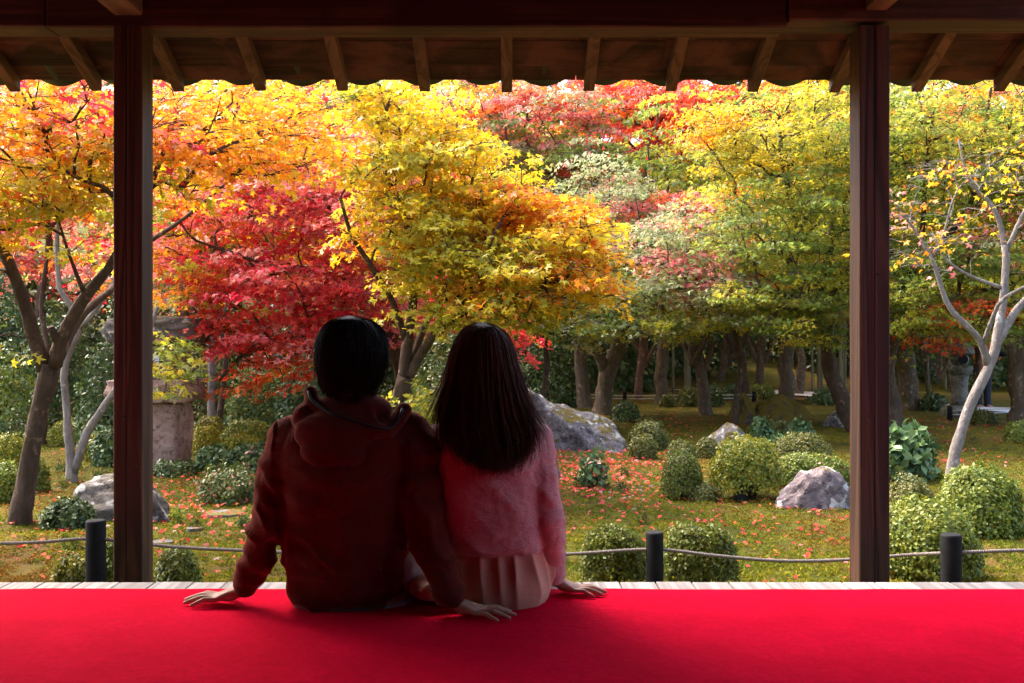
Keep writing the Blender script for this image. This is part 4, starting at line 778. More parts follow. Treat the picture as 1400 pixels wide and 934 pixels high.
shrub('dark leafy shrub beside the first timber post', 122, 168, 592, 640, AD+AB, 1800, .05, 57, name='leafy_shrub', mat='gloss', loose=.15)
# taller loose bushes
def bush(label, px0, px1, pyt, pyb, pal, n, size, seed, d=None, mat='gloss', depth=.8): return shrub(label, px0, px1, pyt, pyb, pal, n, size, seed, name='tall_bush', cat='bush', mat=mat, loose=.2, depth=depth, stems=9, d=d, group='loose bushes in the background', sq=2.1)
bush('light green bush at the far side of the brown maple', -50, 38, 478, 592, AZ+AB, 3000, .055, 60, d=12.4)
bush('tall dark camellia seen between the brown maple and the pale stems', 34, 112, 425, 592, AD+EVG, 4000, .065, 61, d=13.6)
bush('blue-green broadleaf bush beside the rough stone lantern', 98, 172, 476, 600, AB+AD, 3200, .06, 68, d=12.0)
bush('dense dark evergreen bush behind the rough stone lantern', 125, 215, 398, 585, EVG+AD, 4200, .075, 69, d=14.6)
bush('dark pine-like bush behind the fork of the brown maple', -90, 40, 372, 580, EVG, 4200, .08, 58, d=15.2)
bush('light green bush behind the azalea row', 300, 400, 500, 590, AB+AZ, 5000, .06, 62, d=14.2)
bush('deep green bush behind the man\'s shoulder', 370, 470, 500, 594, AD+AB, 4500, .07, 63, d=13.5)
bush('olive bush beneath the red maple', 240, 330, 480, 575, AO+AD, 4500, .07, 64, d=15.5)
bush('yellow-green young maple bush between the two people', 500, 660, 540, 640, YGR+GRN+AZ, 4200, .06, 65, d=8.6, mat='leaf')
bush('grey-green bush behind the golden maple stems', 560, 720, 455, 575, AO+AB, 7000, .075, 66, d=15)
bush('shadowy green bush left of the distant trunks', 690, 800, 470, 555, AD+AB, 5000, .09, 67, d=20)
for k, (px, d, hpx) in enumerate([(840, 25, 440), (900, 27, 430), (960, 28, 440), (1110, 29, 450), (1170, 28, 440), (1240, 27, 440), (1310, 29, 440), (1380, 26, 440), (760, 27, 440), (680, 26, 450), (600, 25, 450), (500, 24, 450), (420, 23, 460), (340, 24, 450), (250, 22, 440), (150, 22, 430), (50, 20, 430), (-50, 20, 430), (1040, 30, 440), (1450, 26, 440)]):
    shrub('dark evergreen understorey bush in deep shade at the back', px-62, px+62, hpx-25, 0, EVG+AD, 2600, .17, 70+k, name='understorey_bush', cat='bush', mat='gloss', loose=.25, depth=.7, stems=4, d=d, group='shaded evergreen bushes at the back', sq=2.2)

rs = random.Random(12)
for k in range(26):
    px, py = rs.choice([(rs.uniform(770, 1150), rs.uniform(600, 720)), (rs.uniform(1215, 1390), rs.uniform(590, 690)), (rs.uniform(210, 350), rs.uniform(650, 760)), (rs.uniform(60, 150), rs.uniform(640, 760))]); wd = rs.uniform(9, 18)
    shrub('tiny leafy seedling sprouting from the moss', px-wd/2, px+wd/2, py-wd*.7, py, rs.choice((AZ, AD, AO)), 120, .026, 300+k, name='seedling', cat='plant', mat='mosstuft', loose=.3, stems=2, group='seedlings in the moss')
# ------------------------------------------------------------------ moss tufts and fallen leaves on the ground
def ground_scatter(n, y0, y1, seed, power=1.6):
    r_ = np.random.default_rng(seed); out = []
    u = r_.random(n); y = (y0**(1-power)+(y1**(1-power)-y0**(1-power))*u)**(1/(1-power)); x = (r_.random(n)*2-1)*(y*.53+.3)
    return x, y
x, y = ground_scatter(90000, 4.0, 15, 5); r_ = np.random.default_rng(6)
z = np.array([GZ(a, c_) for a, c_ in zip(x, y)]); p1 = np.array([noise.noise(Vector((a*1.1, c_*1.1, 0))) for a, c_ in zip(x, y)]); p2 = np.array([noise.noise(Vector((a*.62+9, c_*.62, 4))) for a, c_ in zip(x, y)]); p3 = np.array([noise.noise(Vector((a*7, c_*7, 1))) for a, c_ in zip(x, y)])
MG = np.array([(.115, .14, .011), (.20, .20, .014), (.31, .27, .018), (.075, .095, .009), (.18, .078, .018), (.26, .125, .018)])
ci = np.where(p2+r_.normal(0, .16, len(x)) > .20, r_.integers(4, 6, len(x)), np.clip(((p1+r_.normal(0, .2, len(x)))*3+1.4).astype(int), 0, 3)); keep = p3 > -.32
k3 = 3; xx, yy, zz, ci, hh = [np.repeat(a[keep], k3) for a in (x, y, z, ci, p3)]; n = len(xx)
pos = np.stack([xx+r_.normal(0, .013, n), yy+r_.normal(0, .013, n), zz-.002+.034*np.maximum(0, hh)], 1)
ax = unit(np.stack([r_.normal(0, 1.0, n), r_.normal(0, 1.0, n), np.full(n, .8)], 1)); nr = unit(r_.standard_normal((n, 3))+np.array([0, -.3, .5])); nr = unit(nr-ax*(nr*ax).sum(1)[:, None])
o = link('moss_tufts', leaves_mesh('moss_tufts', BLADE, pos, ax, nr, .021*r_.uniform(.6, 1.4, n), MG[ci]*r_.uniform(.7, 1.2, n)[:, None]), M['mosstuft']); tag(o, 'tufted yellow-green and rusty moss covering the garden floor', 'moss', kind='stuff')
xs_, ys_ = [], []
for (px, py, sx, sy, n) in [(800, 640, 70, 25, 900), (850, 655, 60, 20, 420), (260, 660, 50, 22, 260), (290, 690, 60, 22, 200), (900, 700, 160, 40, 240), (930, 580, 90, 14, 380), (1150, 720, 120, 40, 170), (220, 740, 120, 30, 110), (1310, 610, 80, 25, 200), (100, 700, 80, 50, 200), (1000, 560, 120, 10, 220), (780, 620, 40, 14, 320), (1290, 582, 60, 6, 250), (700, 690, 500, 60, 260)]:
    q = np.random.default_rng(int(px*7+py)); a = q.normal(px, sx, n); c_ = np.maximum(545, q.normal(py, sy, n)); dd = 1769/(c_-467); xs_.append((a-700)/F*dd); ys_.append(dd)
x, y = np.concatenate(xs_), np.concatenate(ys_); k = (y > 4.2); x, y = x[k], y[k]; n = len(x); r_ = np.random.default_rng(77)
pos = np.stack([x, y, np.array([GZ(a, c_) for a, c_ in zip(x, y)])+.028], 1); nr = unit(np.stack([r_.normal(0, .33, n), r_.normal(-.15, .33, n), np.ones(n)], 1)); ax = unit(r_.standard_normal((n, 3))*[1, 1, .1])
FL = np.array(RED+PNK[:1]+SCA+RED+[(.55, .33, .30), (.4, .10, .05)]); o = link('fallen_leaves', leaves_mesh('fallen_leaves', LEAF5, pos, ax, nr, .027*r_.uniform(.7, 1.3, n), FL[r_.integers(0, len(FL), n)]*r_.uniform(.45, .95, n)[:, None]), M['fallen']); tag(o, 'fallen red and pink maple leaves scattered on the moss', 'leaves', kind='stuff')

# ------------------------------------------------------------------ stone lanterns
def lump(name, cx, cy, z0, z1, hw, hd, mat, parent, seed, box=.75, top=None, amp=.06):
    bm = bmesh.new(); bmesh.ops.create_icosphere(bm, subdivisions=5, radius=1)
    for v_ in bm.verts:
        p = v_.co.normalized(); q = 1/max(abs(p.x), abs(p.y), abs(p.z)); q = 1+(q-1)*box; q += amp*(1.2*noise.noise(p*1.6+Vector((seed, 0, 0)))+.7*noise.noise(p*3.6+Vector((0, seed, 0)))+.3*noise.noise(p*9+Vector((0, 0, seed))))
        c_ = p*q; sx = 1.0
        if top is not None: sx = 1+(top-1)*(c_.z*.5+.5)
        mx_ = 1+box*.35; v_.co = Vector((cx+c_.x*hw/mx_*1.0*sx*1.05, cy+c_.y*hd/mx_*sx*1.05, (z0+z1)/2+c_.z*(z1-z0)/2/(1+box*.3)*1.12))
    me = bpy.data.meshes.new(name); bm.to_mesh(me); bm.free(); return link(name, me, M[mat], parent, smooth=True)
D = 10.4; s = D/F; cx = (211-700)*s; zz = lambda py: CZ+(467-py)*s
ln_ = empty('rough_stone_lantern', (cx, D, 0)); tag(ln_, 'rough natural stone lantern of stacked reddish rocks behind the first timber post', 'lantern')
lump('pillar', cx+.0, D, -.15, zz(540), 54*s, .34, 'lantern_rough', ln_, 1, box=.85, amp=.05); lump('platform', cx+.03, D, zz(551), zz(516), 70*s, .46, 'lantern_rough', ln_, 2, box=.8, amp=.07)
fb = lump('fire_box', cx+.0, D, zz(522), zz(468), 50*s, .33, 'lantern_rough', ln_, 3, box=.9, amp=.03)
M['paper'] = plain('lantern_paper', (.62, .62, .66), .8, .2, .05); fx = (217-700)*s
for a in range(2):
    for c_ in range(2):
        x0 = (209-700)*s+a*.10-.005; z0 = zz(503)+c_*.075; link('paper_pane', box_mesh('paper_pane', x0, x0+.092, D-.345, D-.338, z0, z0+.068, 0), M['paper'], fb)
link('window_frame', box_mesh('window_frame', (207-700)*s-.02, (207-700)*s+.225, D-.337, D-.30, zz(505)-.005, zz(505)+.175, .006), M['charred'], fb)
lump('cap_stone', cx+.06, D, zz(474), zz(432), 75*s, .52, 'rock_brown', ln_, 4, box=.55, amp=.10)
D = 17.2; s = D/F; cx = (1312-700)*s; zz = lambda py: CZ+(467-py)*s
l2 = empty('stone_lantern', (cx, D, 0)); tag(l2, 'grey carved stone lantern with domed cap beside the gravel path', 'lantern')
def lathe(name, prof, parent, mat, seg=28, wob_=0.0):
    bm = bmesh.new(); rings = []
    for r, z in prof: rings.append([bm.verts.new((cx+r*math.cos(a*math.tau/seg), D+r*math.sin(a*math.tau/seg), z+wob_*math.cos(3*a*math.tau/seg))) for a in range(seg)])
    for a, c_ in zip(rings, rings[1:]):
        for k in range(seg): bm.faces.new((a[k], a[(k+1) % seg], c_[(k+1) % seg], c_[k]))
    bm.faces.new(rings[0][::-1]); bm.faces.new(rings[-1]); me = bpy.data.meshes.new(name); bm.to_mesh(me); bm.free(); return link(name, me, M[mat], parent, smooth=True)
lathe('plinth', [(24*s, -.05), (24*s, zz(560)), (22*s, zz(556)), (14*s, zz(554))], l2, 'lantern'); lathe('shaft', [(12.5*s, zz(555)), (11*s, zz(545)), (10.5*s, zz(525)), (12*s, zz(513))], l2, 'lantern')
lathe('platform', [(11*s, zz(514)), (15*s, zz(509)), (17*s, zz(505)), (17*s, zz(501)), (14*s, zz(499))], l2, 'lantern'); fb = lathe('fire_box', [(9*s, zz(500)), (11.5*s, zz(495)), (12*s, zz(491)), (11*s, zz(486)), (9*s, zz(483))], l2, 'lantern')
lathe('cap', [(6*s, zz(484.5)), (19*s, zz(484)), (19.5*s, zz(482)), (16*s, zz(475)), (11*s, zz(469)), (5*s, zz(465)), (3*s, zz(464)), (4.5*s, zz(459)), (3*s, zz(455)), (.5*s, zz(452))], l2, 'lantern')
bm = bmesh.new(); bmesh.ops.create_circle(bm, cap_ends=True, radius=6*s, segments=20); bmesh.ops.rotate(bm, verts=bm.verts, matrix=Matrix.Rotation(R(90), 3, 'X')); ext = bmesh.ops.extrude_face_region(bm, geom=list(bm.faces)); bmesh.ops.translate(bm, verts=[e for e in ext['geom'] if isinstance(e, bmesh.types.BMVert)], vec=(0, .03, 0)); bmesh.ops.translate(bm, verts=bm.verts, vec=(cx, D-12.3*s, zz(491.5)))
me = bpy.data.meshes.new('opening_shade_disc'); bm.to_mesh(me); bm.free(); link('opening_shade_disc', me, M['charred'], fb)  # solid near-black disc: the shade of the hollow is put into its colour

# low rope fences along the path
M['white_rope'] = plain('pale_rope', (.55, .52, .48), .8)
def low_fence(label, pts_, rails=(.16, .09)):
    c0 = pts_[0]; root = empty('low_rope_fence', (c0[0], c0[1], GZ(*c0))); tag(root, label, 'fence')
    for (x, y) in pts_:
        V, Q = tube_np([(x, y, GZ(x, y)-.05), (x, y, GZ(x, y)+.1), (x, y, GZ(x, y)+.235)], [.045, .045, .043], 10); link('post', tube_mesh('post', [(x, y, GZ(x, y)-.05), (x, y, GZ(x, y)+.1), (x, y, GZ(x, y)+.235)], [.045, .045, .043], 10), M['charred'], root)
    for h in rails:
        q = resample(np.array([(x, y, GZ(x, y)+h) for x, y in pts_]), .2); link('rope', tube_mesh('rope', q, np.full(len(q), .010), 6), M['white_rope'], root)
low_fence('low pale rope fence on dark posts behind the distant trunks', [(1.0, 21.4), (2.4, 21.2), (3.6, 21.0), (5.2, 21.4)]); low_fence('low rope fence with short black posts along the gravel path', [(7.3, 16.6), (8.55, 16.8), (9.0, 16.4), (10.6, 16.0)])
# dark garden light box in the leggy azalea
o = link('garden_light_box', box_mesh('garden_light_box', -.055, .055, -.05, .05, 0, .30, .008, 2), plain('black_metal', (.008, .012, .016), .4, .5)); xg = (1012-700)/F*8.32; o.location = (xg, 8.32, GZ(xg, 8.32)); tag(o, 'black garden light box under the leggy azalea', 'light box')
# bamboo culms in the dark wood
M['culm'] = plain('bamboo_culm', (.16, .15, .075), .5, .4, .3, 6)
r2 = random.Random(5)
for k in range(26):
    px = r2.choice((r2.uniform(1085, 1160), r2.uniform(1225, 1300), r2.uniform(880, 960), r2.uniform(1085, 1160))); d = r2.uniform(24.5, 27); x = (px-700)/F*d; h = r2.uniform(5, 6.5); gz = GZ(x, d); ln2 = r2.uniform(-.25, .25); pts = [(x+ln2*u*u, d, gz-.1+h*u) for u in np.linspace(0, 1, 22)]; rr = [.036*(1.12 if i % 2 else .96)*(1-.5*i/21) for i in range(22)]
    o = link('bamboo', tube_mesh('bamboo', pts, rr, 8), M['culm']); tag(o, 'thin bamboo culm in the dark grove at the back', 'bamboo', 'bamboo culms in the grove')

# ------------------------------------------------------------------ people
from mathutils.bvhtree import BVHTree
def sphere(bm, c, r, sub=2, rad=None, rot=None):
    g = bmesh.ops.create_icosphere(bm, subdivisions=sub, radius=1)['verts']
    for v_ in g:
        q = Vector((v_.co.x*(rad[0] if rad else r), v_.co.y*(rad[1] if rad else r), v_.co.z*(rad[2] if rad else r)))
        if rot: q = rot @ q
        v_.co = Vector(c)+q
def chain(bm, pts, seg=14):
    """rounded tapered limb through (x,y,z,r)"""
    for a in pts: sphere(bm, a[:3], a[3], 3)
    for a, c_ in zip(pts, pts[1:]):
        V, Q = tube_np([a[:3], [(a[i]+c_[i])/2 for i in range(3)], c_[:3]], [a[3], (a[3]+c_[3])/2, c_[3]], seg); vs = [bm.verts.new(v) for v in V]
        for q in Q: bm.faces.new([vs[i] for i in q])
        bm.faces.new([vs[i] for i in range(seg-1, -1, -1)]); bm.faces.new([vs[2*seg+i] for i in range(seg)])
def loft(bm, rings, seg=40, e=2.3):
    """rings (cx, cy, z, a, b): superellipse sections, closed"""
    rs = []
    q = resample(np.array(rings, float), .012)
    for cx_, cy_, z, a, b_ in q:
        ring = []
        for k in range(seg):
            t_ = k*math.tau/seg; c_, s_ = math.cos(t_), math.sin(t_)
            ring.append(bm.verts.new((cx_+a*math.copysign(abs(c_)**(2/e), c_), cy_+b_*math.copysign(abs(s_)**(2/e), s_), z)))
        rs.append(ring)
    for a, c_ in zip(rs, rs[1:]):
        for k in range(seg): bm.faces.new((a[k], a[(k+1) % seg], c_[(k+1) % seg], c_[k]))
    bm.faces.new(rs[0][::-1]); bm.faces.new(rs[-1])
def union(name, bm, voxel, smooth=6, fac=.5, deci=None):
    bmesh.ops.recalc_face_normals(bm, faces=bm.faces); me = bpy.data.meshes.new('tmp'); bm.to_mesh(me); bm.free()
    o = bpy.data.objects.new('tmp', me); C.objects.link(o)
    mo = o.modifiers.new('r', 'REMESH'); mo.mode = 'VOXEL'; mo.voxel_size = voxel; mo.use_smooth_shade = True
    if smooth: ms = o.modifiers.new('s', 'SMOOTH'); ms.iterations = smooth; ms.factor = fac
    if deci: md = o.modifiers.new('d', 'DECIMATE'); md.ratio = deci
    dg = bpy.context.evaluated_depsgraph_get(); out = bpy.data.meshes.new_from_object(o.evaluated_get(dg)); out.name = name
    bpy.data.objects.remove(o); bpy.data.meshes.remove(me)
    out.polygons.foreach_set('use_smooth', np.ones(len(out.polygons), bool)); return out
def displace(me, fn):
    n = len(me.vertices); co = np.empty(n*3, np.float32); me.vertices.foreach_get('co', co); co = co.reshape(-1, 3).astype(float)
    nr = np.empty(n*3, np.float32); me.vertices.foreach_get('normal', nr); nr = nr.reshape(-1, 3).astype(float)
    d_ = np.array([fn(Vector(c_), Vector(q)) for c_, q in zip(co, nr)]); co += nr*d_[:, None]
    me.vertices.foreach_set('co', co.astype(np.float32).ravel()); me.update()
FLOOR = .507
def nzv(x, y, z): return noise.noise(Vector((x, y, z)))
def hand(bm, w, ang, thumb, scale=1.0, spread=1.0):
    """hand lying palm down: w wrist, ang heading of the fingers, thumb +1/-1 = side of the thumb (left of heading = +1)"""
    s_ = scale; h = np.array([math.cos(ang), math.sin(ang), 0]); l = np.array([-math.sin(ang), math.cos(ang), 0])*thumb
    wv = np.array(w, float); F4 = [(.026, .086, 11, (.041, .025, .020), .0086), (.008, .090, 3, (.046, .028, .021), .0088), (-.011, .086, -7, (.042, .026, .020), .0083), (-.028, .077, -19, (.033, .020, .017), .0074)]
    kn = []
    for lat, fwd, dg, segs, r in F4:
        k = wv+h*fwd*s_+l*lat*s_*1.06; k[2] = FLOOR+.021*s_; kn.append(k)
        chain(bm, [(*(wv+l*lat*.45*s_+h*.004), .0155*s_), (*((wv+k)/2+l*lat*.1*s_+np.array([0, 0, .003])), .0135*s_), (*k, r*1.18*s_)], 10)
        a = R(dg*spread); dv = h*math.cos(a)+l*math.sin(a); p = k; q = [(*p, r*1.12*s_)]
        for sg, zz_, rr in zip(segs, (.0235, .0150, .0085), (1.04, .93, .74)):
            p = p+dv*sg*s_; p = np.array([p[0], p[1], FLOOR+zz_*s_]); q.append((*p, r*rr*s_))
        chain(bm, q, 10)
    sphere(bm, wv*.45+(kn[1]+kn[2])/2*.55-np.array([0, 0, .004]), 0, 2, (.036*s_, .034*s_, .017*s_), Matrix.Rotation(ang, 3, 'Z'))
    # thumb leaves the side of the palm near its base
    b0 = wv+h*.022*s_+l*.020*s_+np.array([0, 0, -.012]); b1 = wv+h*.050*s_+l*.048*s_; b1[2] = FLOOR+.017*s_; b2 = b1+h*.030*s_+l*.018*s_; b2[2] = FLOOR+.014*s_; b3 = b2+h*.026*s_+l*.006*s_; b3[2] = FLOOR+.009*s_
    chain(bm, [(*b0, .0165*s_), (*b1, .0125*s_), (*b2, .0105*s_), (*b3, .0078*s_)], 10)
def head(bm, c, s_=1.0):
    c = Vector(c); sphere(bm, c+Vector((0, -.012, .022)), 0, 3, (.076*s_, .094*s_, .092*s_)); sphere(bm, c+Vector((0, .030, -.03)), 0, 3, (.060*s_, .062*s_, .080*s_)); sphere(bm, c+Vector((0, .066, -.088)), 0, 2, (.024*s_, .022*s_, .02*s_))
    sphere(bm, c+Vector((0, .098*s_, -.018)), 0, 2, (.012, .016, .018)); chain(bm, [(c.x, c.y+.085*s_, c.z+.012, .008), (c.x, c.y+.106*s_, c.z-.02, .0095)], 8)
    sphere(bm, c+Vector((0, .086*s_, -.056)), 0, 2, (.022, .012, .009)); sphere(bm, c+Vector((0, .074*s_, .028)), 0, 2, (.048, .02, .012))
    for sx in (-1, 1): sphere(bm, c+Vector((sx*.078*s_, -.004, -.008)), 0, 2, (.009, .018, .031))
def face_parts(body, c, s_, hairmat):
    c = Vector(c)
    for sx in (-1, 1):
        bm = bmesh.new(); sphere(bm, c+Vector((sx*.030, .080*s_, .004)), .0125, 3); me = bpy.data.meshes.new('eye'); bm.to_mesh(me); bm.free(); e = link('eye', me, M['eye'], body, True)
        bm = bmesh.new(); sphere(bm, c+Vector((sx*.030, .0885*s_, .004)), 0, 3, (.0055, .005, .0055)); me = bpy.data.meshes.new('iris'); bm.to_mesh(me); bm.free(); link('iris', me, M['hair_m'], e, True)
        link('eyebrow', tube_mesh('eyebrow', [c+Vector((sx*x_, y_*s_, .030+zz_)) for x_, y_, zz_ in ((.014, .097, 0), (.030, .094, .004), (.045, .082, 0))], [.002, .003, .0015], 6), hairmat, body)
    link('mouth', tube_mesh('mouth', [c+Vector((x_, y_*s_, -.056)) for x_, y_ in ((-.022, .088), (-.01, .0975), (0, .0985), (.01, .0975), (.022, .088))], [.001, .004, .0048, .004, .001], 8), M['lip'], body)
def cloth(name, c, sheen=.3, tint=(1, .6, .6), wv=900, vary=.15, bmp=.35, crease=7.0):
    m, t, b = newmat(name); v = coords(t, rand=False); n1 = nz(t, v, wv, 3, .8); n2 = nz(t, v, 7, 5, .6)
    lo = tuple(x*(1-vary) for x in c); hi = tuple(x*(1+vary) for x in c)
    t.links.new(ramp(t, n2, [(.3, lo), (.7, hi)]), b.inputs['Base Color']); b.inputs['Roughness'].default_value = .95; b.inputs['Specular IOR Level'].default_value = .1
    b.inputs['Sheen Weight'].default_value = sheen; b.inputs['Sheen Roughness'].default_value = .4; b.inputs['Sheen Tint'].default_value = (*tint, 1); ad = N(t, 'ShaderNodeMath', operation='MULTIPLY_ADD', i_1=crease); t.links.new(nz(t, coords(t, (1, 1, 1.6), False), 13, 5, .55, 1.4), ad.inputs[0]); t.links.new(n1, ad.inputs[2]); bump(t, b, ad.outputs[0], bmp, .004); return m
M['skin'] = plain('skin', (.42, .235, .165), .5, .35, .06, 60, .15); M['eye'] = plain('eye_white', (.7, .68, .65), .3, .5, .02, 10, 0); M['lip'] = plain('lip', (.45, .16, .13), .45, .4, .05, 40, 0)
M['hoodie'] = cloth('hoodie_fleece', (.088, .0155, .0105), .45, (1, .35, .25)); M['piping'] = plain('piping', (.012, .014, .022), .5); M['jeans'] = cloth('denim', (.34, .45, .60), .05, (1, 1, 1), 1400); M['trouser_band'] = cloth('grey_shirt_hem', (.16, .14, .15), .1)
M['sweater'] = cloth('fuzzy_sweater', (.58, .36, .37), .6, (1, .8, .82), 500); M['skirt'] = cloth('salmon_skirt', (.55, .31, .23), .1, (1, .9, .8), 1500, .10, .3, 5.0); M['shoe'] = plain('shoe_leather', (.03, .025, .025), .5); M['shoe_light'] = plain('canvas_shoe', (.5, .45, .4), .8)
def hairmat(name, c, tr):
    m, t, b = newmat(name); b.inputs['Base Color'].default_value = (*c, 1); b.inputs['Roughness'].default_value = .5; b.inputs['Specular IOR Level'].default_value = .25
    v = coords(t, rand=False); t.links.new(ramp(t, nz(t, v, 30, 3), [(.3, tuple(x*.6 for x in c)), (.75, tuple(x*1.6 for x in c))]), b.inputs['Base Color'])
    q = N(t, 'ShaderNodeBsdfTranslucent'); q.inputs[0].default_value = (*tr, 1); mx = N(t, 'ShaderNodeMixShader'); mx.inputs[0].default_value = .35
    t.links.new(b.outputs[0], mx.inputs[1]); t.links.new(q.outputs[0], mx.inputs[2]); t.links.new(mx.outputs[0], t.nodes['Material Output'].inputs[0]); return m
M['hair_m'] = hairmat('black_hair', (.010, .007, .006), (.03, .012, .008)); M['hair_w'] = hairmat('brown_hair', (.055, .021, .013), (.45, .13, .055))
def hair(parent, mat, tab, dsil, yc, dep, endf, thmax, n, npt, r, seed, lay=(.94, 1.035), swish=.006, tier=0.0, ws=1.0, fly=70):
    """tab: (py, xl, xr) silhouette rows; strands fall from the crown over the skull and end at endf(theta)"""
    r_ = np.random.default_rng(seed); s_ = dsil/F; zt = np.array([CZ+(467-a)*s_ for a, _, _ in tab])[::-1]; xc_ = np.array([((b_+c_)/2-700)*s_ for _, b_, c_ in tab])[::-1]; hw = np.array([(c_-b_)/2*s_*ws for _, b_, c_ in tab])[::-1]
    yz = lambda z: np.interp(z, [q[0] for q in yc], [q[1] for q in yc]); dz_ = lambda z: np.interp(z, [q[0] for q in dep], [q[1] for q in dep]); top = zt[-1]
    def surf(z, th, f): 
        w_ = np.interp(z, zt, hw); k = np.minimum(1, w_/hw[-4:].max()*1.15); return np.stack([np.interp(z, zt, xc_)+w_*f*np.sin(th), yz(z)-dz_(z)*k*f*np.cos(th), z], -1)
    th = np.linspace(-thmax, thmax, 64); rows = 40; V = []
    for j in range(rows):
        t_ = j/(rows-1); ze = np.array([endf(a) for a in th])+.02; z = top-.004-(top-ze)*t_**1.5; V.append(surf(z, th, lay[0]+.01))
    V = np.array(V).reshape(-1, 3); i = (np.arange(rows-1)[:, None]*64+np.arange(63)[None]).ravel(); Vs, Qs, off = [V], [np.stack([i, i+64, i+65, i+1], 1)], len(V)
    for k in range(n):
        a = r_.uniform(-thmax, thmax); ze = endf(a)+r_.normal(0, .008)+(.03*r_.random() if r_.random() < .25 else 0); t_ = np.linspace(0, 1, npt); ze = min(top-.05, ze+(r_.uniform(.02, .13) if r_.random() < tier else 0)); z = top+r_.uniform(-.004, .002)-(top-ze)*t_**1.45; f = r_.uniform(*lay)+.016*nzv(a*5, seed, 0)+(.02*r_.random() if r_.random() < tier*.5 else 0)
        aa = a+r_.normal(0, .09)*t_**2+.05*np.sin(t_*3+k)*t_; p = surf(z, aa, f*(1+.012*np.sin(5*t_+k*1.7))); p[:, 0] += swish*r_.normal()*t_**3; p[:, 1] -= abs(swish*r_.normal())*t_**3*.6
        rr = r*(1-.8*t_**3)*r_.uniform(.7, 1.3); rr[0] *= .6
        if k < fly: p = surf(z, aa, f+.05*t_*r_.random()+.10*r_.random()*np.sin(t_*3.1)**2*.6)+np.array([.015, -.01, 0])*r_.normal()*(t_**2)[:, None]; rr = rr*.45
        V, Q = tube_np(p, rr, 3); Vs.append(V); Qs.append(Q+off); off += len(V)
    return link('hair', np_mesh('hair', np.vstack(Vs), np.vstack(Qs), smooth=True), mat, parent)
def rings_px(tab, d, cy, depth):      # (py, xl, xr) rows -> loft rings, lowest first
    s_ = d/F; out = []
    for (py, a, c_), y_, b_ in zip(tab, cy, depth): out.append((((a+c_)/2-700)*s_, y_, CZ+(467-py)*s_, (c_-a)/2*s_, b_))
    return out[::-1]

# ---- man in the dark red hoodie
HM = (-.471, 2.935, 1.243); wl = (-.808, 3.0, FLOOR+.043); wr = (-.178, 2.862, FLOOR+.043)
shl, shr = (-.655, 2.945, 1.005, .06), (-.295, 2.935, 1.0, .06); ell, elr = (-.722, 2.95, .748, .033), (-.252, 2.93, .745, .033)
bm = bmesh.new(); head(bm, HM); chain(bm, [(HM[0], 2.925, 1.19, .055), (-.472, 2.93, 1.10, .058), (-.475, 2.94, 1.04, .07)])
mt = [(556, 446, 520), (575, 415, 548), (595, 395, 566), (640, 392, 564), (700, 396, 558), (760, 396, 556), (800, 398, 555), (832, 402, 553)]; mcy = [2.94, 2.94, 2.945, 2.955, 2.98, 3.01, 3.03, 3.05]; mdp = [.05, .075, .095, .105, .10, .10, .105, .11]
loft(bm, [(a, c_, z, q*.92, b_*.9) for a, c_, z, q, b_ in rings_px(mt, 3.0, mcy, mdp)])
chain(bm, [shl, ((-.69), 2.95, .88, .040), ell]); chain(bm, [ell, (-.765, 2.975, .66, .030), (*wl[:2], wl[2]+.012, .026)]); chain(bm, [shr, (-.275, 2.93, .87, .040), elr]); chain(bm, [elr, (-.212, 2.895, .65, .029), (*wr[:2], wr[2]+.012, .026)])
hand(bm, wl, R(176), -1); hand(bm, wr, R(-5), 1)
for sx, kx in ((-.585, -.60), (-.42, -.40)): chain(bm, [(sx, 3.06, .60, .085), (kx, 3.45, .60, .058), (kx, 3.49, .30, .048), (kx, 3.50, .10, .036)]); chain(bm, [(kx, 3.50, .06, .038), (kx, 3.62, .045, .034)])
man = link('person', union('person', bm, .0042, 3, .5, .4), M['skin']); tag(man, 'person with short black hair in a dark red hoodie sitting, leaning on both hands', 'person')
face_parts(man, HM, 1.0, M['hair_m'])
bm = bmesh.new()                        # hoodie: torso and sleeves as one garment
mt2 = [(552, 448, 522), (566, 424, 545), (580, 402, 565), (596, 388, 574), (620, 384, 572), (660, 387, 566), (700, 390, 561), (740, 388, 559), (770, 388, 555), (795, 391, 549), (808, 396, 546), (818, 402, 543), (824, 405, 540)]
loft(bm, rings_px(mt2, 3.0, [2.935, 2.935, 2.94, 2.94, 2.945, 2.955, 2.97, 2.99, 3.01, 3.02, 3.03, 3.035, 3.04], [.06, .085, .105, .118, .126, .128, .122, .12, .122, .124, .122, .114, .108]))
chain(bm, [(-.645, 2.945, 1.0, .082), (-.675, 2.945, .93, .071), (-.697, 2.95, .85, .062), (-.722, 2.95, .75, .056), (-.752, 2.965, .685, .047), (-.782, 2.983, .62, .040), (-.800, 2.994, .578, .032)])
chain(bm, [(-.305, 2.94, .998, .084), (-.285, 2.935, .92, .072), (-.272, 2.93, .84, .064), (-.252, 2.925, .745, .056), (-.226, 2.905, .68, .049), (-.200, 2.88, .615, .042), (-.187, 2.868, .577, .034)])
hd = union('hoodie', bm, .0065, 5, .5)
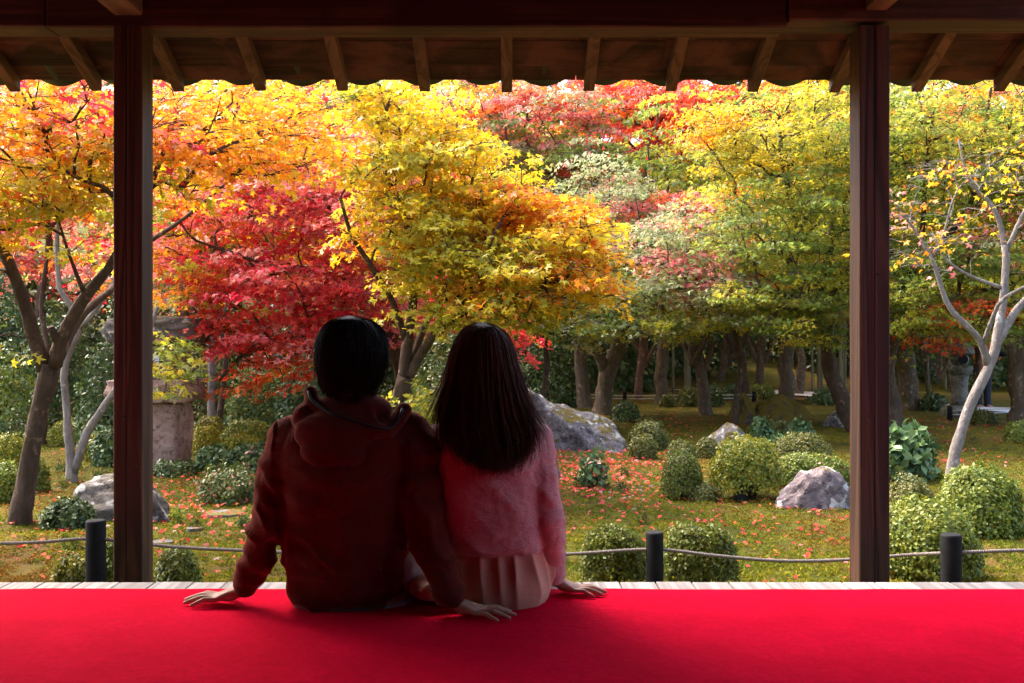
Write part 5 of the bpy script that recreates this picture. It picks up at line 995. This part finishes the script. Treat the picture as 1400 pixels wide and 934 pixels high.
def fold_m(c_, n_):
    z = c_.z; low = max(0, min(1, (.80-z)/.2)); arm = 1 if (c_.x < -.69 or c_.x > -.30) else 0
    d_ = .010*nzv(c_.x*5, c_.y*5, z*9+3)*(.5+low)+.006*(1-abs(nzv(c_.x*3+z*7, c_.y*3, z*11-c_.x*6))*2)*(.35+.8*low)+.004*nzv(c_.x*14, c_.y*9, z*26)
    if arm: d_ = .009*nzv(c_.x*7+9, c_.y*7, z*24)+.005*(1-2*abs(nzv(c_.x*5, c_.y*5, z*15+c_.x*18)))
    rg = 1-abs(nzv(c_.x*4-z*5, c_.y*4, z*8+c_.x*9))*2.2; d_ += .006*max(0, rg)**3*(.4+low+arm*.6)
    return d_*1.5
displace(hd, fold_m); ho = link('hoodie', hd, M['hoodie'], man, True)
bm = bmesh.new(); pip = [(421, 535), (428, 549), (452, 565), (487, 577), (515, 585), (533, 586), (545, 574), (550, 559)]; py_ = [2.905, 2.875, 2.845, 2.825, 2.825, 2.84, 2.865, 2.90]
chain(bm, [(*(P(a, c_, 2.88).x, y_+.012, P(a, c_, 2.88).z-.006), .021) for (a, c_), y_ in zip(pip, py_)], 12)
sphere(bm, (-.472, 2.925, 1.10), 0, 3, (.118, .088, .052)); sphere(bm, (-.497, 2.855, 1.035), 0, 3, (.128, .05, .07)); sphere(bm, (-.505, 2.845, .985), 0, 3, (.10, .042, .055)); sphere(bm, (-.60, 2.90, 1.075), 0, 2, (.04, .05, .045)); sphere(bm, (-.36, 2.90, 1.045), 0, 2, (.05, .05, .04))
for k_, (fx, fr) in enumerate(((-.44, .014), (-.47, .012), (-.415, .012))): chain(bm, [(fx, 2.865, 1.115, fr), (fx+.012, 2.85, 1.085, fr), (fx+.03, 2.845, 1.062, fr*.7)], 10)
hm_ = union('hood', bm, .006, 5, .5); displace(hm_, lambda c_, n_: .006*nzv(c_.x*12, c_.y*8, c_.z*12)+.003*(1-2*abs(nzv(c_.x*9+c_.z*14, 1, c_.z*6)))); hood = link('hood', hm_, M['hoodie'], man, True)
bv = BVHTree.FromPolygons([v_.co for v_ in hm_.vertices], [p_.vertices for p_ in hm_.polygons]); q = resample(np.array([P(a, c_, 2.88) for a, c_ in pip]), .012); pp = []
for a in q:
    o_ = Vector((0, 0, CZ)); dr = (Vector(a)-o_).normalized(); hit = bv.ray_cast(o_, dr); pp.append(hit[0]-dr*.001 if hit[0] else Vector(a))
link('piping', tube_mesh('piping', pp, np.full(len(pp), .0042), 8), M['piping'], hood)
for nm, pts in (('cuff', [(-.793, 2.991, .598), (-.803, 2.997, .574), (-.812, 3.0, .556)]), ('cuff', [(-.200, 2.874, .592), (-.192, 2.868, .572), (-.184, 2.864, .553)])): link(nm, tube_mesh(nm, pts, [.036, .037, .031], 20), M['hoodie'], man)
hair(man, M['hair_m'], [(433, 474, 485), (434.5, 464, 496), (438, 452, 509), (444, 443, 519), (455, 435, 527), (470, 431, 531), (488, 430, 532), (505, 432, 531), (518, 435, 528), (530, 440, 522), (542, 447, 514)], 2.93, [(1.1, 2.925), (1.2, 2.93), (1.4, 2.93)], [(1.1, .075), (1.2, .108), (1.28, .118), (1.4, .11)],
     lambda a: 1.140+.010*math.cos(a*7) if abs(a) < 1.3 else (1.145+(abs(a)-1.3)*.25 if abs(a) < 1.6 else 1.22+min(.09, (abs(a)-1.6)*.3)), 2.7, 2900, 8, .0015, 3, lay=(.90, 1.0), swish=.008, tier=.45, ws=.95)
bm = bmesh.new(); loft(bm, rings_px([(806, 400, 557), (822, 398, 560), (832, 402, 556), (840, 414, 545)], 3.0, [3.045, 3.05, 3.055, 3.06], [.10, .118, .122, .115]))
for sx, kx in ((-.585, -.60), (-.415, -.385)): chain(bm, [(sx, 3.065, .60, .092), ((sx+kx)/2, 3.26, .605, .084), (kx, 3.45, .60, .07), (kx, 3.49, .32, .062), (kx, 3.495, .13, .06)])
sphere(bm, (-.335, 3.085, .61), 0, 3, (.08, .11, .095))
jm = union('jeans', bm, .008, 5); displace(jm, lambda c_, n_: .005*nzv(c_.x*9, c_.y*7, c_.z*9)); link('jeans', jm, M['jeans'], man, True)
bm = bmesh.new(); loft(bm, rings_px([(815, 397, 549), (824, 395, 551), (836, 401, 547)], 3.0, [3.038, 3.042, 3.048], [.112, .121, .118])); link('shirt_hem', union('shirt_hem', bm, .007, 3), M['trouser_band'], man, True)
for kx in (-.60, -.385):
    bm = bmesh.new(); chain(bm, [(kx, 3.485, .055, .05), (kx, 3.58, .05, .05), (kx, 3.68, .038, .04)]); me = union('shoe', bm, .008, 3); link('shoe', me, M['shoe'], man, True)

# ---- woman in the pink sweater
HW = (-.0867, 2.955, 1.236); ww = (.128, 3.128, FLOOR+.040)
bm = bmesh.new(); head(bm, HW, .95); chain(bm, [(HW[0], 2.945, 1.17, .046), (-.085, 2.95, 1.10, .048), (-.08, 2.96, 1.04, .06)])
wt = [(575, 640, 690), (592, 615, 722), (620, 605, 732), (700, 612, 730), (750, 618, 735), (800, 618, 746), (832, 625, 745)]
loft(bm, [(a, c_, z, q*.93, b_*.9) for a, c_, z, q, b_ in rings_px(wt, 3.0, [2.96, 2.965, 2.97, 3.0, 3.03, 3.06, 3.07], [.05, .075, .09, .085, .09, .11, .11])])
chain(bm, [(.058, 2.97, 1.0, .045), (.085, 2.965, .89, .032), (.108, 2.975, .78, .029)]); chain(bm, [(.108, 2.975, .78, .029), (.12, 3.06, .66, .026), (*ww[:2], ww[2]+.010, .022)]); chain(bm, [(-.20, 2.97, 1.0, .05), (-.215, 3.0, .87, .038), (-.20, 3.08, .76, .034), (-.10, 3.22, .70, .028)])
chain(bm, [(-.10, 3.22, .70, .026), (-.06, 3.26, .70, .022), (-.01, 3.29, .70, .014)])
for k_, dl in enumerate((.0, .013, .026, .037)): chain(bm, [(-.05, 3.25+dl*.6, .71-dl*.3, .011), (.0, 3.275+dl*.5, .712-dl*.4, .009), (.03, 3.265+dl*.4, .70-dl*.4, .007)], 8)
chain(bm, [(-.07, 3.235, .715, .013), (-.045, 3.21, .72, .010), (-.015, 3.205, .715, .008)], 8)
hand(bm, ww, R(-7), 1, .90, .8)
for sx, kx in ((-.11, -.13), (.04, .03)): chain(bm, [(sx, 3.07, .60, .08), (kx, 3.45, .595, .055), (kx, 3.48, .30, .042), (kx, 3.49, .10, .03)]); chain(bm, [(kx, 3.49, .05, .032), (kx, 3.60, .04, .028)])
wo = link('person', union('person', bm, .0040, 3, .5, .4), M['skin']); tag(wo, 'person with long brown hair sitting in a fuzzy pink sweater and salmon skirt', 'person')
face_parts(wo, HW, .95, M['hair_w'])
bm = bmesh.new(); wt2 = [(572, 638, 692), (582, 618, 720), (594, 602, 738), (612, 596, 742), (650, 599, 741), (700, 603, 740), (735, 605, 742), (748, 609, 742), (755, 612, 740)]
loft(bm, rings_px(wt2, 3.0, [2.955, 2.96, 2.965, 2.965, 2.975, 2.995, 3.015, 3.02, 3.025], [.055, .078, .095, .105, .108, .106, .11, .108, .10]))
chain(bm, [(.060, 2.97, .998, .062), (.078, 2.968, .93, .056), (.092, 2.97, .86, .051), (.108, 2.985, .775, .048), (.118, 3.03, .70, .045), (.124, 3.08, .63, .041), (.130, 3.115, .575, .036)]); chain(bm, [(-.205, 2.97, .995, .062), (-.22, 3.0, .87, .052), (-.205, 3.08, .765, .047), (-.125, 3.20, .705, .038)])
sw = union('sweater', bm, .0065, 5)
def fold_w(c_, n_): return .008*nzv(c_.x*6+4, c_.y*5, c_.z*7)+.005*(1-2*abs(nzv(c_.x*4, c_.y*4+3, c_.z*10+c_.x*7)))+.0025*nzv(c_.x*45, c_.y*45, c_.z*45)+(.006*nzv(c_.x*6, 2, c_.z*22) if c_.x > .09 else 0)
displace(sw, fold_w); swo = link('sweater', sw, M['sweater'], wo, True)
# fuzz fibres standing on the knit
n = len(sw.vertices); co = np.empty(n*3, np.float32); sw.vertices.foreach_get('co', co); nr_ = np.empty(n*3, np.float32); sw.vertices.foreach_get('normal', nr_); co, nr_ = co.reshape(-1, 3), nr_.reshape(-1, 3); r_ = np.random.default_rng(4); idx = r_.integers(0, n, 30000)
ax = unit(nr_[idx]+r_.normal(0, .5, (30000, 3))); nn = unit(r_.standard_normal((30000, 3))); nn = unit(nn-ax*(nn*ax).sum(1)[:, None])
fz = link('fuzz', leaves_mesh('fuzz', (np.array([(-.05, 0, 0), (.05, 0, 0), (0, 1, 0)]), np.array([(0, 1, 2)])), co[idx]+r_.normal(0, .002, (30000, 3)), ax, nn, r_.uniform(.004, .010, 30000), np.full((30000, 3), .5)), M['sweater'], swo); fz['kind'] = 'stuff'
hair(wo, M['hair_w'], [(442.5, 648, 670), (446, 636, 682), (452, 627, 692), (462, 619, 701), (478, 613, 707), (500, 609, 711), (525, 605, 716), (550, 600, 722), (570, 597, 729), (585, 597, 735), (600, 603, 737), (620, 614, 730), (645, 634, 712)], 2.93, [(.9, 2.90), (1.02, 2.905), (1.12, 2.925), (1.2, 2.945), (1.4, 2.95)], [(.9, .058), (1.02, .066), (1.12, .085), (1.2, .108), (1.28, .112), (1.4, .105)],
     lambda a: float(np.interp(a/1.9, [-1, -.75, -.5, -.25, 0, .2, .45, .7, 1], [1.09, 1.05, .985, .946, .934, .932, .952, 1.01, 1.08])+.014*math.sin(a*23)+.010*math.sin(a*41+1)), 1.9, 3800, 14, .0014, 8, lay=(.89, .985), swish=.022, ws=.92, tier=.08)
bm = bmesh.new(); st = [(738, 612, 738), (752, 610, 742), (770, 609, 748), (800, 609, 754), (822, 616, 750), (836, 634, 736), (841, 648, 722)]
loft(bm, rings_px(st, 3.0, [3.02, 3.025, 3.04, 3.055, 3.065, 3.07, 3.075], [.10, .105, .12, .132, .132, .12, .10]))
for sx, kx in ((-.12, -.15), (.05, .04)): chain(bm, [(sx, 3.09, .605, .095), ((sx+kx)/2, 3.28, .61, .092), (kx, 3.44, .60, .085), (kx, 3.475, .45, .085), (kx, 3.48, .28, .088)])
sphere(bm, (-.245, 3.09, .560), 0, 3, (.085, .17, .052)); sphere(bm, (-.20, 3.10, .575), 0, 3, (.07, .14, .068))
sk = union('skirt', bm, .0065, 5)
def pleat(c_, n_):
    th = math.atan2(c_.y-3.07, c_.x+.035); k = max(0, min(1, (.69-c_.z)/.04))*max(.25, min(1, (c_.z-.50)/.12)) if c_.y < 3.2 else .5
    return .010*k*(.6-1.6*abs(math.sin(th*9+4*nzv(c_.x*6, c_.y*6, c_.z*2.0)))**.7)+.006*nzv(c_.x*8, c_.y*6, c_.z*8)
displace(sk, pleat); link('skirt', sk, M['skirt'], wo, True)
for kx in (-.14, .035):
    bm = bmesh.new(); chain(bm, [(kx, 3.475, .05, .042), (kx, 3.56, .045, .042), (kx, 3.64, .035, .034)]); link('shoe', union('shoe', bm, .008, 3), M['shoe_light'], wo, True)

# ---- photographer far back on the path
FX, FY = (1344-700)/F*19.5, 19.5; g0 = GZ(FX, FY); bm = bmesh.new()
for sx in (-.09, .09): chain(bm, [(FX+sx, FY, g0+.05, .05), (FX+sx*.9, FY, g0+.42, .055), (FX+sx*.8, FY, g0+.80, .08)]); chain(bm, [(FX+sx, FY, g0+.04, .045), (FX+sx+.0, FY-.13, g0+.035, .04)])
chain(bm, [(FX, FY, g0+.82, .13), (FX, FY-.03, g0+1.05, .14), (FX+.02, FY-.08, g0+1.22, .12)]); chain(bm, [(FX+.02, FY-.10, g0+1.30, .05), (FX+.03, FY-.13, g0+1.38, .05)]); sphere(bm, (FX+.03, FY-.15, g0+1.44), 0, 2, (.078, .092, .105))
for sx in (-1, 1): chain(bm, [(FX+sx*.15, FY-.07, g0+1.23, .055), (FX+sx*.2, FY-.16, g0+1.0, .045), (FX+sx*.06+.10, FY-.36, g0+1.04, .035)])
ph = link('person', union('person', bm, .012, 3), M['skin']); tag(ph, 'person in an orange jacket and dark trousers standing on the path holding a camera', 'person')
bm = bmesh.new(); chain(bm, [(FX, FY, g0+.80, .16), (FX, FY-.03, g0+1.05, .165), (FX+.02, FY-.08, g0+1.22, .145)])
for sx in (-1, 1): chain(bm, [(FX+sx*.15, FY-.07, g0+1.23, .075), (FX+sx*.2, FY-.16, g0+1.0, .062), (FX+sx*.08+.08, FY-.32, g0+1.04, .05)])
link('jacket', union('jacket', bm, .014, 3), plain('orange_jacket', (.42, .10, .03), .8), ph); bm = bmesh.new()
for sx in (-.09, .09): chain(bm, [(FX+sx, FY, g0+.07, .065), (FX+sx*.9, FY, g0+.42, .075), (FX+sx*.7, FY, g0+.82, .115)])
link('trousers', union('trousers', bm, .014, 3), plain('navy_trousers', (.015, .018, .03), .8), ph)
bm = bmesh.new(); sphere(bm, (FX+.03, FY-.13, g0+1.465), 0, 3, (.09, .10, .09)); me = bpy.data.meshes.new('hat'); bm.to_mesh(me); bm.free(); link('hat', me, M['hair_m'], ph, True)
cm = link('handheld_camera', box_mesh('handheld_camera', FX+.10, FX+.24, FY-.44, FY-.36, g0+1.02, g0+1.12, .012, 2), M['charred']); tag(cm, 'black camera held by the person in the orange jacket', 'camera')
link('camera_lens', tube_mesh('camera_lens', [(FX+.17, FY-.40, g0+1.07), (FX+.17, FY-.47, g0+1.07), (FX+.17, FY-.54, g0+1.07)], [.04, .04, .042], 16), M['charred'], cm)
